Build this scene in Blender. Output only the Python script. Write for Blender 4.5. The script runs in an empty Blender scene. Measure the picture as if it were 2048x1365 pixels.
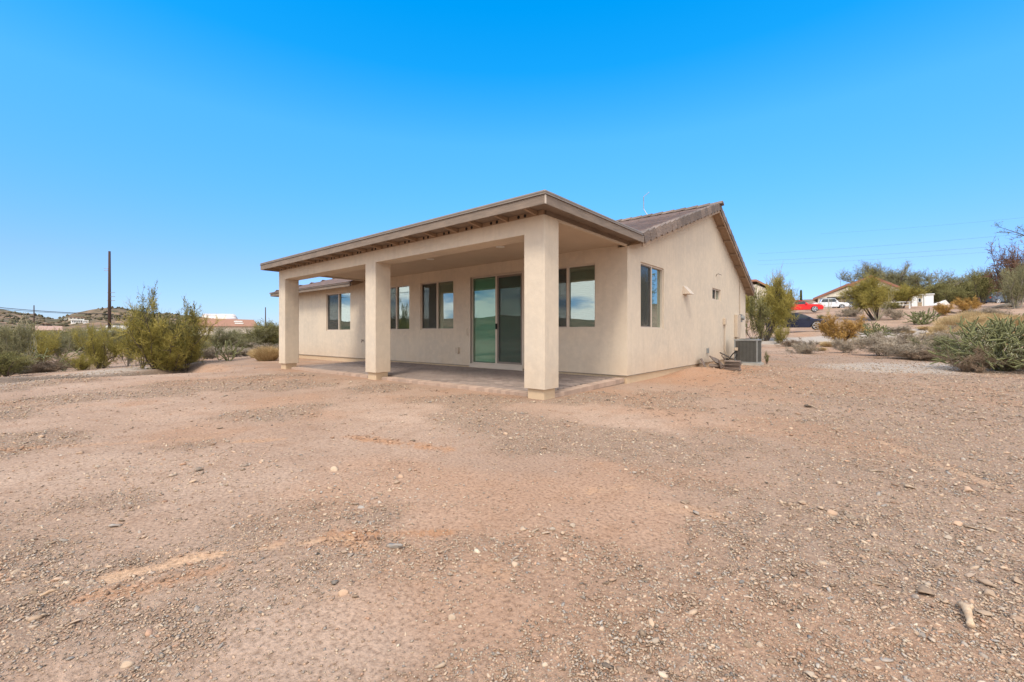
import bpy, math, random
import numpy as np
from mathutils import Vector, Matrix, noise as mnoise

S = bpy.context.scene
C = S.collection
rad = math.radians
random.seed(7); RNG = np.random.default_rng(7)

# ------------------------------------------------------------------ camera
EYE = 1.05; FPX = 869.0; HOR = 668.0; YAW = rad(39.7)
cam_d = bpy.data.cameras.new('camera'); cam = bpy.data.objects.new('camera', cam_d); C.objects.link(cam)
cam_d.sensor_width = 36; cam_d.lens = 36*FPX/2048; cam_d.shift_y = -(682.5-HOR)/2048
cam_d.clip_start = .05; cam_d.clip_end = 9000
cam.location = (0, 0, EYE); cam.rotation_euler = (rad(90), 0, YAW)
S.camera = cam
FW = np.array([-math.sin(YAW), math.cos(YAW)]); RT = np.array([math.cos(YAW), math.sin(YAW)])

# ------------------------------------------------------------------ light
SUN_EL = 54; SUN_AZ = 158      # degrees, azimuth clockwise from +Y
world = bpy.data.worlds.new('World'); S.world = world; world.use_nodes = True
wn = world.node_tree; wn.nodes.clear()
def N(t, kind, **kw):
    n = t.nodes.new(kind)
    for k, v in kw.items():
        if k == 'ins':
            for kk, vv in v.items(): n.inputs[kk].default_value = vv
        else: setattr(n, k, v)
    return n
wout = N(wn, 'ShaderNodeOutputWorld'); bg = N(wn, 'ShaderNodeBackground'); bg.inputs['Strength'].default_value = .12
sky = N(wn, 'ShaderNodeTexSky', sky_type='NISHITA', sun_disc=False, sun_elevation=rad(SUN_EL), sun_rotation=rad(SUN_AZ),
        altitude=600, air_density=1.0, dust_density=.3, ozone_density=2.5)
tc = N(wn, 'ShaderNodeTexCoord'); sep = N(wn, 'ShaderNodeSeparateXYZ'); wn.links.new(tc.outputs['Generated'], sep.inputs[0])
# saturation of the sky by elevation
mr = N(wn, 'ShaderNodeMapRange', ins={'From Min': 0, 'From Max': .6}); wn.links.new(sep.outputs['Z'], mr.inputs['Value'])
tint = N(wn, 'ShaderNodeValToRGB'); wn.links.new(mr.outputs[0], tint.inputs[0])
e = tint.color_ramp.elements
SKY_TINT = [(0.0, (.50, .60, .92)), (.22, (.62, .82, 1.12)), (.46, (.52, 1.18, 1.45)), (.66, (.46, 1.46, 1.75)), (.86, (.06, 1.44, 1.95)), (1.0, (.0, 1.47, 2.1))]
e[0].position = 0; e[0].color = (*SKY_TINT[0][1], 1); e[1].position = 1; e[1].color = (*SKY_TINT[-1][1], 1)
for p, c in SKY_TINT[1:-1]:
    q = e.new(p); q.color = (*c, 1)
mulc = N(wn, 'ShaderNodeMix', data_type='RGBA', blend_type='MULTIPLY', ins={0: 1.0})
wn.links.new(sky.outputs[0], mulc.inputs[6]); wn.links.new(tint.outputs[0], mulc.inputs[7])
# broken cloud over the half of the sky behind the photographer (it shows in the window reflections)
zz = N(wn, 'ShaderNodeMath', operation='ADD', ins={1: .22}); wn.links.new(sep.outputs['Z'], zz.inputs[0])
dvx = N(wn, 'ShaderNodeMath', operation='DIVIDE'); dvy = N(wn, 'ShaderNodeMath', operation='DIVIDE')
wn.links.new(sep.outputs['X'], dvx.inputs[0]); wn.links.new(zz.outputs[0], dvx.inputs[1])
wn.links.new(sep.outputs['Y'], dvy.inputs[0]); wn.links.new(zz.outputs[0], dvy.inputs[1])
cmb = N(wn, 'ShaderNodeCombineXYZ'); wn.links.new(dvx.outputs[0], cmb.inputs[0]); wn.links.new(dvy.outputs[0], cmb.inputs[1])
cn = N(wn, 'ShaderNodeTexNoise', ins={'Scale': 1.6, 'Detail': 7, 'Roughness': .55}); wn.links.new(cmb.outputs[0], cn.inputs['Vector'])
cr = N(wn, 'ShaderNodeMapRange', interpolation_type='SMOOTHSTEP', ins={'From Min': .34, 'From Max': .52}); wn.links.new(cn.outputs[0], cr.inputs['Value'])
dt = N(wn, 'ShaderNodeVectorMath', operation='DOT_PRODUCT', ins={1: (-FW[0], -FW[1], 0)}); wn.links.new(tc.outputs['Generated'], dt.inputs[0])
dm = N(wn, 'ShaderNodeMapRange', interpolation_type='SMOOTHSTEP', ins={'From Min': -.48, 'From Max': -.2}); wn.links.new(dt.outputs['Value'], dm.inputs['Value'])
cm = N(wn, 'ShaderNodeMath', operation='MULTIPLY'); wn.links.new(cr.outputs[0], cm.inputs[0]); wn.links.new(dm.outputs[0], cm.inputs[1])
mixc = N(wn, 'ShaderNodeMix', data_type='RGBA', ins={7: (11.0, 10.7, 10.4, 1)})
wn.links.new(cm.outputs[0], mixc.inputs[0]); wn.links.new(mulc.outputs[2], mixc.inputs[6])
wn.links.new(mixc.outputs[2], bg.inputs['Color']); wn.links.new(bg.outputs[0], wout.inputs[0])

sd = bpy.data.lights.new('sun', 'SUN'); sd.energy = 2.1; sd.angle = rad(16); sd.color = (1, .92, .80)
sun = bpy.data.objects.new('sun', sd); C.objects.link(sun)
az = rad(SUN_AZ); el = rad(SUN_EL)
dvec = Vector((math.sin(az)*math.cos(el), math.cos(az)*math.cos(el), math.sin(el)))
sun.rotation_euler = dvec.to_track_quat('Z', 'Y').to_euler(); sun.location = dvec*30
S.view_settings.view_transform = 'Standard'; S.view_settings.look = 'None'; S.view_settings.gamma = 1
S.view_settings.exposure = 0.55
S.cycles.max_bounces = 8; S.cycles.transparent_max_bounces = 12

# ------------------------------------------------------------------ materials
def ramp(t, src, stops):
    r = N(t, 'ShaderNodeValToRGB'); t.links.new(src, r.inputs[0]); el_ = r.color_ramp.elements
    el_[0].position, el_[0].color = stops[0][0], (*stops[0][1], 1)
    el_[1].position, el_[1].color = stops[-1][0], (*stops[-1][1], 1)
    for p, c in stops[1:-1]:
        q = el_.new(p); q.color = (*c, 1)
    return r.outputs[0]
def mix(t, a, b, f, mode='MIX'):
    m = N(t, 'ShaderNodeMix', data_type='RGBA', blend_type=mode)
    for i, v in ((0, f), (6, a), (7, b)):
        if hasattr(v, 'links'): t.links.new(v, m.inputs[i])
        else: m.inputs[i].default_value = v if i == 0 else ((*v, 1) if len(v) == 3 else v)
    return m.outputs[2]
def new_mat(name):
    m = bpy.data.materials.new(name); m.use_nodes = True
    t = m.node_tree; return m, t, t.nodes['Principled BSDF']
def noise_(t, vec, scale, detail=4, rough=.55):
    n = N(t, 'ShaderNodeTexNoise', ins={'Scale': scale, 'Detail': detail, 'Roughness': rough}); t.links.new(vec, n.inputs['Vector']); return n.outputs[0]
def pos(t, scale=(1, 1, 1), object_space=False):
    src = N(t, 'ShaderNodeTexCoord').outputs['Object'] if object_space else N(t, 'ShaderNodeNewGeometry').outputs['Position']
    if scale == (1, 1, 1): return src
    m = N(t, 'ShaderNodeMapping'); m.inputs['Scale'].default_value = scale; t.links.new(src, m.inputs[0]); return m.outputs[0]
def add_bump(t, b, h, strength, dist, prev=None):
    n = N(t, 'ShaderNodeBump', ins={'Strength': strength, 'Distance': dist}); t.links.new(h, n.inputs['Height'])
    if prev: t.links.new(prev, n.inputs['Normal'])
    t.links.new(n.outputs[0], b.inputs['Normal']); return n.outputs[0]
def simple(name, c, c2=None, scale=3, rough=.7, metal=0, bump=0, bscale=60, spec=.5, stretch=(1, 1, 1), obj=False, per_object=0):
    m, t, b = new_mat(name)
    b.inputs['Roughness'].default_value = rough; b.inputs['Metallic'].default_value = metal; b.inputs['Specular IOR Level'].default_value = spec
    p = pos(t, stretch, obj)
    col = None
    c2 = c2 or tuple(x*.82 for x in c)
    f = ramp(t, noise_(t, p, scale, 5, .6), [(.3, (0, 0, 0)), (.7, (1, 1, 1))])
    col = mix(t, c, c2, f)
    if per_object:
        oi = N(t, 'ShaderNodeObjectInfo'); mr_ = N(t, 'ShaderNodeMapRange', ins={'To Min': 1-per_object, 'To Max': 1+per_object}); t.links.new(oi.outputs['Random'], mr_.inputs[0])
        vm = N(t, 'ShaderNodeVectorMath', operation='SCALE'); t.links.new(col, vm.inputs[0]); t.links.new(mr_.outputs[0], vm.inputs['Scale']); col = vm.outputs[0]
    t.links.new(col, b.inputs['Base Color'])
    if bump: add_bump(t, b, noise_(t, p, bscale, 4, .6), bump, .02)
    return m

def stucco(name, base=(.60, .505, .395), stain=.755):
    m, t, b = new_mat(name)
    b.inputs['Roughness'].default_value = .92; b.inputs['Specular IOR Level'].default_value = .2
    p = pos(t)
    big = noise_(t, p, .9, 5, .6)
    streak = noise_(t, pos(t, (6, 6, .55)), 1.3, 5, .65)
    mott = noise_(t, p, 7, 4, .6)
    dk = tuple(x*.80 for x in base); gr = (base[0]*.80, base[1]*.83, base[2]*.88); lt = tuple(min(1, x*1.1) for x in base)
    c = mix(t, base, gr, ramp(t, big, [(.36, (0, 0, 0)), (.72, (stain, stain, stain))]))
    c = mix(t, c, dk, ramp(t, streak, [(.5, (0, 0, 0)), (.78, (stain*.9,)*3)]))
    c = mix(t, c, lt, ramp(t, mott, [(.45, (0, 0, 0)), (.75, (.6, .6, .6))]))
    # splash-back of red soil on the lowest stretch of the render
    sz = N(t, 'ShaderNodeSeparateXYZ'); t.links.new(p, sz.inputs[0])
    mz = N(t, 'ShaderNodeMapRange', ins={'From Min': .1, 'From Max': .75, 'To Min': .55, 'To Max': 0}); t.links.new(sz.outputs['Z'], mz.inputs[0])
    mm = N(t, 'ShaderNodeMath', operation='MULTIPLY'); t.links.new(mz.outputs[0], mm.inputs[0]); t.links.new(noise_(t, p, 2.2, 4), mm.inputs[1])
    c = mix(t, c, (.52, .34, .20), mm.outputs[0])
    t.links.new(c, b.inputs['Base Color'])
    n1 = add_bump(t, b, noise_(t, p, 120, 3, .7), .35, .006)
    add_bump(t, b, noise_(t, p, 11, 3, .5), .25, .02, n1)
    return m
M = {}
M['stucco'] = stucco('stucco')
M['stucco_base'] = stucco('stucco_base', (.56, .43, .29), .4)
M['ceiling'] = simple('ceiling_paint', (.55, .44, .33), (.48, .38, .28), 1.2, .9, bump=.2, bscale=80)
M['fascia'] = simple('fascia_wood', (.24, .18, .135), (.155, .118, .09), 3, .75, bump=.3, bscale=18, stretch=(1, 1, 5))
M['tail'] = simple('tail_wood', (.36, .25, .165), (.27, .185, .125), 5, .8)
M['trim_metal'] = simple('trim_metal', (.23, .185, .15), (.18, .15, .125), 4, .5, metal=.1)
M['felt'] = simple('roof_felt', (.16, .13, .11), None, 4, .9, bump=.3)
M['dark'] = simple('dark_void', (.012, .011, .010), None, 4, .9)
M['tile'] = simple('concrete_tile', (.155, .088, .062), (.075, .054, .045), 5, .85, bump=.4, bscale=40, per_object=.28)
M['tile_light'] = simple('concrete_rake_tile', (.225, .165, .13), (.115, .088, .073), 8, .85, bump=.5, bscale=30, stretch=(1, 1, 6), per_object=.32)
M['vinyl'] = simple('window_vinyl', (.55, .46, .37), (.50, .42, .34), 3, .5)
M['vinyl_dark'] = simple('sash_bronze', (.20, .16, .13), None, 3, .5)
M['blind'] = simple('blind_slats', (.50, .50, .43), (.42, .42, .36), 3, .6)
M['vane'] = simple('blind_vanes', (.50, .56, .52), (.42, .48, .44), 3, .6)
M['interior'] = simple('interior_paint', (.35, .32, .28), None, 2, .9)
M['white'] = simple('white_paint', (.78, .77, .74), (.70, .69, .66), 2, .6)
M['light_lens'] = simple('light_lens', (.8, .76, .68), None, 2, .4)
M['box_paint'] = simple('utility_paint', (.50, .40, .30), (.42, .34, .26), 4, .55)
M['grey_metal'] = simple('grey_metal', (.33, .34, .33), (.24, .25, .25), 4, .45, metal=.5)
M['ac_body'] = simple('condenser_paint', (.075, .07, .06), (.06, .055, .05), 6, .5, metal=.2)
M['ac_slat'] = simple('condenser_louvre', (.13, .13, .12), (.10, .10, .09), 6, .45, metal=.3)
M['concrete'] = simple('concrete', (.42, .39, .34), (.34, .31, .27), 5, .9, bump=.3)
M['pole_wood'] = simple('pole_wood', (.06, .03, .022), (.035, .02, .016), 6, .85, stretch=(4, 4, .5))
M['wire'] = simple('wire', (.05, .05, .055), None, 4, .6)
M['rubber'] = simple('tyre_rubber', (.02, .02, .02), None, 4, .8)
M['chrome'] = simple('wheel_alloy', (.75, .75, .76), (.6, .6, .62), 8, .25, metal=.8)
M['red_paint'] = simple('red_car_paint', (.75, .012, .012), (.62, .01, .01), 2, .22)
M['navy_paint'] = simple('navy_car_paint', (.012, .016, .04), (.01, .012, .03), 2, .15)
M['white_paint'] = simple('white_car_paint', (.72, .73, .75), (.62, .63, .66), 3, .3)
M['grey_paint'] = simple('grey_car_paint', (.07, .08, .09), (.05, .055, .065), 2, .25)
M['blue_paint'] = simple('slate_car_paint', (.09, .13, .19), (.06, .09, .14), 2, .25)
M['car_glass'] = simple('car_glass', (.03, .04, .05), None, 3, .05)
M['blue_glass'] = simple('car_glass_sky', (.10, .16, .22), None, 3, .05)
M['far_white'] = simple('far_white_wall', (.80, .80, .78), (.70, .70, .68), 1.5, .8)
M['far_cream'] = simple('far_cream_wall', (.66, .60, .50), (.58, .52, .43), 1, .9)
M['far_roof'] = simple('far_red_roof', (.30, .13, .085), (.20, .10, .07), 1.5, .9)
M['far_brown_roof'] = simple('far_brown_roof', (.34, .17, .11), (.27, .14, .09), 2.5, .9)
M['far_dark'] = simple('far_dark_roof', (.07, .065, .065), None, 2, .9)
M['tarp'] = simple('tarp', (.10, .11, .14), (.07, .075, .09), 3, .7)
M['tan_board'] = simple('tan_board', (.42, .32, .21), (.30, .22, .14), 3, .85)
M['bone'] = simple('bleached_wood', (.60, .45, .30), (.36, .22, .13), 18, .8, bump=.4, bscale=50, obj=True)
M['yellow'] = simple('yellow_paint', (.75, .42, .05), None, 4, .5)

def attr_mat(name, lo, hi, rough=.85, trans=0.0, attr='tint', mid=None):
    """colour runs between lo and hi by a per-vertex attribute"""
    m, t, b = new_mat(name)
    a = N(t, 'ShaderNodeAttribute', attribute_name=attr)
    st = [(0, lo), (1, hi)] if mid is None else [(0, lo), (.5, mid), (1, hi)]
    c = ramp(t, a.outputs['Fac'], st)
    t.links.new(c, b.inputs['Base Color']); b.inputs['Roughness'].default_value = rough; b.inputs['Specular IOR Level'].default_value = .25
    if trans:
        tr = N(t, 'ShaderNodeBsdfTranslucent'); t.links.new(c, tr.inputs[0]); mx = N(t, 'ShaderNodeMixShader', ins={0: trans})
        t.links.new(b.outputs[0], mx.inputs[1]); t.links.new(tr.outputs[0], mx.inputs[2]); t.links.new(mx.outputs[0], t.nodes['Material Output'].inputs[0])
    return m
M['leaf_green'] = attr_mat('leaf_palo_verde', (.15, .135, .025), (.66, .54, .15), trans=.3)
M['leaf_dark'] = attr_mat('leaf_dark', (.08, .08, .03), (.34, .31, .12), trans=.25)
M['leaf_grey'] = attr_mat('leaf_mesquite', (.13, .125, .065), (.42, .39, .21), trans=.2)
M['leaf_gold'] = attr_mat('leaf_golden', (.32, .18, .045), (.68, .43, .14), trans=.25)
M['leaf_red'] = attr_mat('leaf_seed_pods', (.10, .05, .035), (.26, .15, .10), trans=.1)
M['twig_grey'] = attr_mat('twig_grey', (.22, .175, .13), (.55, .46, .35))
M['twig_brown'] = attr_mat('twig_brown', (.13, .085, .055), (.38, .28, .19))
M['straw'] = attr_mat('straw', (.45, .30, .13), (.80, .62, .36), trans=.2)
M['bark'] = simple('bark', (.055, .04, .03), (.11, .085, .065), 14, .9, bump=.4)
M['bark_grey'] = simple('bark_grey', (.20, .17, .14), (.30, .26, .21), 12, .9)
M['cholla'] = attr_mat('cholla_skin', (.035, .042, .016), (.29, .29, .13))
M['spine'] = attr_mat('cholla_spine', (.50, .48, .33), (.80, .76, .56))
M['cane'] = attr_mat('ocotillo_cane', (.20, .17, .11), (.46, .42, .28))
M['scrub'] = attr_mat('far_scrub', (.045, .04, .022), (.13, .105, .06))
def stone_mat():
    m, t, b = new_mat('stone'); b.inputs['Roughness'].default_value = .9; b.inputs['Specular IOR Level'].default_value = .2
    a = N(t, 'ShaderNodeAttribute', attribute_name='tint').outputs['Fac']; h = N(t, 'ShaderNodeAttribute', attribute_name='hue').outputs['Fac']
    br = ramp(t, a, [(0, (.16, .16, .16)), (.5, (.70, .70, .70)), (1, (1.0, 1.0, 1.0))])
    c = ramp(t, h, [(0, (.33, .30, .275)), (.12, (.43, .375, .32)), (.30, (.54, .42, .31)), (.62, (.60, .43, .30)), (.82, (.50, .29, .19)), (1, (.70, .60, .46))])
    c = mix(t, c, br, 1.0, 'MULTIPLY'); c = mix(t, c, (.44, .30, .20), ramp(t, noise_(t, pos(t), 35, 4, .6), [(.42, (0, 0, 0)), (.7, (.55, .55, .55))]))
    t.links.new(c, b.inputs['Base Color']); add_bump(t, b, noise_(t, pos(t), 130, 4, .7), .5, .004); return m
M['stone'] = stone_mat()

def glass(name, tintc, refl):
    m, t, b = new_mat(name); t.nodes.remove(b)
    out = t.nodes['Material Output']
    tr = N(t, 'ShaderNodeBsdfTransparent', ins={0: (*tintc, 1)}); gl = N(t, 'ShaderNodeBsdfGlossy', ins={0: (.86, .94, .93, 1), 'Roughness': .004})
    bp = N(t, 'ShaderNodeBump', ins={'Strength': .12, 'Distance': .01}); t.links.new(noise_(t, pos(t), 1.7, 1), bp.inputs['Height']); t.links.new(bp.outputs[0], gl.inputs['Normal'])
    fr = N(t, 'ShaderNodeLayerWeight', ins={'Blend': .5}); pw = N(t, 'ShaderNodeMath', operation='POWER', ins={1: 3.5}); t.links.new(fr.outputs['Facing'], pw.inputs[0]); ma = N(t, 'ShaderNodeMath', operation='MULTIPLY_ADD', ins={1: 1-refl, 2: refl}); t.links.new(pw.outputs[0], ma.inputs[0])
    mx = N(t, 'ShaderNodeMixShader'); t.links.new(ma.outputs[0], mx.inputs[0]); t.links.new(tr.outputs[0], mx.inputs[1]); t.links.new(gl.outputs[0], mx.inputs[2])
    t.links.new(mx.outputs[0], out.inputs[0]); return m
M['glass'] = glass('coated_glass', (.70, .80, .76), .22)
M['glass_green'] = glass('green_glass', (.62, .85, .77), .12)
def screen_mat():
    m, t, b = new_mat('insect_screen'); b.inputs['Base Color'].default_value = (.07, .068, .062, 1); b.inputs['Roughness'].default_value = .8
    tr = N(t, 'ShaderNodeBsdfTransparent'); mx = N(t, 'ShaderNodeMixShader', ins={0: .34})
    t.links.new(tr.outputs[0], mx.inputs[1]); t.links.new(b.outputs[0], mx.inputs[2]); t.links.new(mx.outputs[0], t.nodes['Material Output'].inputs[0]); return m
M['screen'] = screen_mat()

# ------------------------------------------------------------------ object helpers
def tag(o, label=None, cat=None, group=None, kind=None):
    if label: o['label'] = label
    if cat: o['category'] = cat
    if group: o['group'] = group
    if kind: o['kind'] = kind
    return o
def empty(name, loc=(0, 0, 0), rz=0):
    o = bpy.data.objects.new(name, None); C.objects.link(o); o.location = loc; o.rotation_euler = (0, 0, rz); o.empty_display_size = .2
    return o
def link(name, me, parent=None, loc=None):
    o = bpy.data.objects.new(name, me); C.objects.link(o)
    if parent: o.parent = parent
    if loc is not None: o.location = loc
    return o
def copy_tree(o, parent=None):
    c = o.copy(); C.objects.link(c); c.parent = parent
    for ch in o.children: copy_tree(ch, c)
    return c
class MB:
    def __init__(s): s.v = []; s.f = []; s.m = []; s.mi = 0
    def add(s, v, f):
        n = len(s.v); s.v += [tuple(p) for p in v]; s.f += [tuple(i+n for i in q) for q in f]; s.m += [s.mi]*len(f); return s
    def box(s, x0, x1, y0, y1, z0, z1):
        return s.add([(x0, y0, z0), (x1, y0, z0), (x1, y1, z0), (x0, y1, z0), (x0, y0, z1), (x1, y0, z1), (x1, y1, z1), (x0, y1, z1)],
                     [(0, 3, 2, 1), (4, 5, 6, 7), (0, 1, 5, 4), (1, 2, 6, 5), (2, 3, 7, 6), (3, 0, 4, 7)])
    def obox(s, c, ax, ay, az_, hx, hy, hz):
        c, ax, ay, az_ = map(Vector, (c, ax, ay, az_)); v = []
        for k in (-1, 1):
            for i, j in ((-1, -1), (1, -1), (1, 1), (-1, 1)): v.append(c+ax*hx*i+ay*hy*j+az_*hz*k)
        return s.add(v, [(0, 3, 2, 1), (4, 5, 6, 7), (0, 1, 5, 4), (1, 2, 6, 5), (2, 3, 7, 6), (3, 0, 4, 7)])
    def tube(s, pts, r, n=8, caps=True):
        pts = [Vector(p) for p in pts]; rs = r if isinstance(r, (list, tuple)) else [r]*len(pts)
        v = []; up = None
        for i, p in enumerate(pts):
            d = (pts[min(i+1, len(pts)-1)]-pts[max(i-1, 0)]).normalized()
            a = d.cross(Vector((0, 0, 1)) if abs(d.z) < .9 else Vector((1, 0, 0))).normalized()
            if up is not None and a.dot(up) < 0: a = -a
            up = a; b = d.cross(a)
            for k in range(n):
                t = 2*math.pi*k/n; v.append(p+(a*math.cos(t)+b*math.sin(t))*rs[i])
        f = [(i*n+k, i*n+(k+1) % n, (i+1)*n+(k+1) % n, (i+1)*n+k) for i in range(len(pts)-1) for k in range(n)]
        if caps: f += [tuple(range(n))[::-1], tuple(range((len(pts)-1)*n, len(pts)*n))]
        return s.add(v, f)
    def prism(s, poly, fn, a, b):
        """poly (p,q) pairs, fn(p,q,t) -> xyz, from t=a to t=b"""
        n = len(poly); v = [fn(p, q, a) for p, q in poly]+[fn(p, q, b) for p, q in poly]
        return s.add(v, [tuple(range(n))[::-1], tuple(range(n, 2*n))]+[(i, (i+1) % n, n+(i+1) % n, n+i) for i in range(n)])
    def mesh(s, name, mats):
        me = bpy.data.meshes.new(name); me.from_pydata(s.v, [], s.f)
        for m in (mats if isinstance(mats, (list, tuple)) else [mats]): me.materials.append(m)
        me.polygons.foreach_set('material_index', s.m)
        import bmesh
        bm = bmesh.new(); bm.from_mesh(me); bmesh.ops.recalc_face_normals(bm, faces=bm.faces); bm.to_mesh(me); bm.free(); me.update(); return me
    def build(s, name, mats, parent=None, smooth=False, bevel=0, loc=None):
        me = s.mesh(name, mats)
        if smooth: me.polygons.foreach_set('use_smooth', [True]*len(me.polygons))
        o = link(name, me, parent, loc)
        if bevel:
            b = o.modifiers.new('bevel', 'BEVEL'); b.width = bevel; b.segments = 2; b.limit_method = 'ANGLE'
        return o
def np_mesh(name, V, F, mat, tint=None, smooth=False, mats=None, midx=None):
    """V (n,3); F (m,k) one face size"""
    me = bpy.data.meshes.new(name); n, k = F.shape
    me.vertices.add(len(V)); me.vertices.foreach_set('co', np.ascontiguousarray(V, dtype=np.float32).ravel())
    me.loops.add(n*k); me.loops.foreach_set('vertex_index', np.ascontiguousarray(F, dtype=np.int32).ravel())
    me.polygons.add(n); me.polygons.foreach_set('loop_start', np.arange(0, n*k, k, dtype=np.int32)); me.polygons.foreach_set('loop_total', np.full(n, k, dtype=np.int32))
    for m in (mats or [mat]): me.materials.append(m)
    if midx is not None: me.polygons.foreach_set('material_index', midx.astype(np.int32))
    if smooth: me.polygons.foreach_set('use_smooth', np.ones(n, dtype=bool))
    me.update(calc_edges=True); me.validate()
    if tint is not None:
        for nm, arr in (tint.items() if isinstance(tint, dict) else [('tint', tint)]):
            a = me.attributes.new(nm, 'FLOAT', 'POINT'); a.data.foreach_set('value', np.ascontiguousarray(arr, dtype=np.float32))
    return me

# ------------------------------------------------------------------ terrain
def sstep(a, b, x): t = np.clip((x-a)/(b-a), 0, 1); return t*t*(3-2*t)
_perm = RNG.permutation(4096); _gr = RNG.random(4096)
def vnoise(x, y):
    xi = np.floor(x).astype(int); yi = np.floor(y).astype(int); fx = x-xi; fy = y-yi
    fx = fx*fx*(3-2*fx); fy = fy*fy*(3-2*fy)
    h = lambda a, b: _gr[_perm[(a+_perm[b & 4095]) & 4095]]
    return (h(xi, yi)*(1-fx)+h(xi+1, yi)*fx)*(1-fy)+(h(xi, yi+1)*(1-fx)+h(xi+1, yi+1)*fx)*fy
def fbm(x, y, o=4):
    s = 0; a = .5; t = 0
    for i in range(o): s = s+a*vnoise(x*2**i+17*i, y*2**i+31*i); t += a; a *= .5
    return s/t
ZR = ([0, 17, 25, 32, 37, 42, 47, 53, 58, 66, 76, 89, 97, 115, 130, 200, 320, 600, 3500], [0, 0, .08, .27, .65, 1.05, 1.39, 1.9, 2.5, 3.4, 4.15, 5.15, 5.65, 6.0, 7.5, 14, 22, 28, 30])
ZL = ([0, 14.5, 17, 40, 150, 3500], [0, 0, -.25, -.3, -1.5, -2])
SKYL = np.array([(-180, 30), (-150, 52), (-125, 34), (-100, 60), (-80, 40), (-62, 55), (-53, 50), (-49.7, 47), (-48, 40), (-46.4, 30), (-45.2, 40), (-43.5, 47), (-42.8, 49), (-41.8, 48), (-39.8, 36),
                 (-38.5, 36), (-36.5, 30), (-35, 28), (-31.5, 18), (-29, 12), (0, 12), (26, 10), (28, 0), (47, 0), (60, 30), (90, 60), (115, 35), (140, 60), (160, 42), (180, 30)])
def terrain(x, y, fine=True):
    x = np.asarray(x, float); y = np.asarray(y, float)
    zf = x*FW[0]+y*FW[1]; l = x*RT[0]+y*RT[1]; d = np.hypot(x, y); th = np.degrees(np.arctan2(l, zf))
    wr = sstep(16, 30, th)*(1-sstep(62, 85, th))
    z = np.interp(d, *ZR)*wr+np.interp(d, *ZL)*(1-wr)
    # far hills on the left and behind the camera
    pk = np.interp(th, SKYL[:, 0], SKYL[:, 1])/869*np.maximum(np.cos(np.radians(np.clip(th, -60, 60))), .6)
    Dr = 700.0
    up = sstep(120, Dr, d)*(1-.4*sstep(Dr, 1500, d))
    z = z+pk*Dr*up*(1-wr)+pk*60*wr*sstep(200, 700, d)
    nn = (fbm(x/90, y/90, 5)-.5); z = z+nn*22*sstep(180, 700, d)*(1-.5*wr)*sstep(1, 12, pk*869+4)*.6
    # pale flat-topped tailings heap
    m = sstep(-36.3, -35.3, th)*(1-sstep(-32.6, -31.5, th)); hm = (40/869)*1500*.83
    z = np.where(d > 1000, np.maximum(z*(1-m)+m*0, m*hm*sstep(1250, 1480, d)), z)
    if fine:
        near = 1-sstep(25, 60, d)
        z = z+near*((fbm(x*.45+5, y*.45, 3)-.5)*.07*sstep(2, 7, d)+(fbm(x*3, y*3, 3)-.5)*.022)
        z = z+sstep(20, 45, d)*(1-sstep(90, 200, d))*(fbm(x*.3, y*.3, 4)-.5)*.35
        sdv = bank_sd(x, y); z = z+(th < -15)*(-.09*np.exp(-((sdv-.1)/.25)**2)+.14*sstep(.2, .8, sdv)*(1-sstep(1.5, 6, sdv)))
        # flat where the house stands
        hx = sstep(-22.5, -21, x)*(1-sstep(-3.7, -2.9, x)); hy = sstep(4.2, 5.0, y)*(1-sstep(20.5, 22, y)); hh = hx*hy
        z = z*(1-hh)+0*hh
        # small heap of loose soil against the gable wall
        z = z+.13*np.exp(-(((x+3.72)/.28)**2+((y-11.9)/1.1)**2))+.06*np.exp(-(((x+3.5)/.45)**2+((y-13.0)/1.0)**2))
    return z
def gz(x, y): return float(terrain(x, y))
def ray(u): r = (u-1024)/FPX; return FW+RT*r
def at(u, Z): d = ray(u)*Z; return float(d[0]), float(d[1])
def hit(u, v, zmin=2, zmax=400):
    Zs = np.geomspace(zmin, zmax, 2500); d = ray(u); zz_ = terrain(d[0]*Zs, d[1]*Zs); el_ = EYE-(v-HOR)/FPX*Zs
    i = np.argmax(zz_ >= el_)
    if zz_[i] < el_[i]: i = len(Zs)-1
    Z = Zs[i]; return float(d[0]*Z), float(d[1]*Z), float(zz_[i]), float(Z)

def bank_sd(x, y):
    a = flat(0, 766); b = flat(560, 713); dx, dy = b[0]-a[0], b[1]-a[1]; L = math.hypot(dx, dy)
    return -((x-a[0])*dy-(y-a[1])*dx)/L*BANK_SIGN+(fbm(x*.6, y*.6, 2)-.5)*.5
BANK_SIGN = 1
def seg_dist(x, y, a, b):
    ax, ay = a; bx, by = b; dx, dy = bx-ax, by-ay; t = np.clip(((x-ax)*dx+(y-ay)*dy)/(dx*dx+dy*dy), 0, 1)
    return np.hypot(x-ax-t*dx, y-ay-t*dy), t
def flat(u, v): Z = EYE*FPX/(v-HOR); d = ray(u)*Z; return float(d[0]), float(d[1])
MARKS = [  # u0,v0,u1,v1, half width m, strength (orange, pale)
    (215, 1155, 420, 1112, .06, .7, .9), (420, 1112, 560, 1092, .024, .5, .85), (560, 1092, 700, 1076, .026, .5, .8), (170, 1200, 440, 1143, .05, .75, .05), (660, 1075, 900, 1066, .06, .95, .0), (0, 901, 90, 893, .07, 1.0, .3), (90, 893, 420, 872, .04, .55, .2),
    (700, 872, 900, 900, .09, .9, .1), (680, 1088, 740, 1098, .05, .9, .3), (1180, 982, 1260, 975, .05, .6, .3), (1750, 880, 1990, 975, .07, .25, .5), (940, 1140, 1010, 1150, .05, .6, .2),
    (480, 880, 560, 876, .08, .6, .3), (1300, 1010, 1420, 1030, .1, .4, .2), (530, 1090, 560, 1085, .05, .9, .1)]
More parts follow.
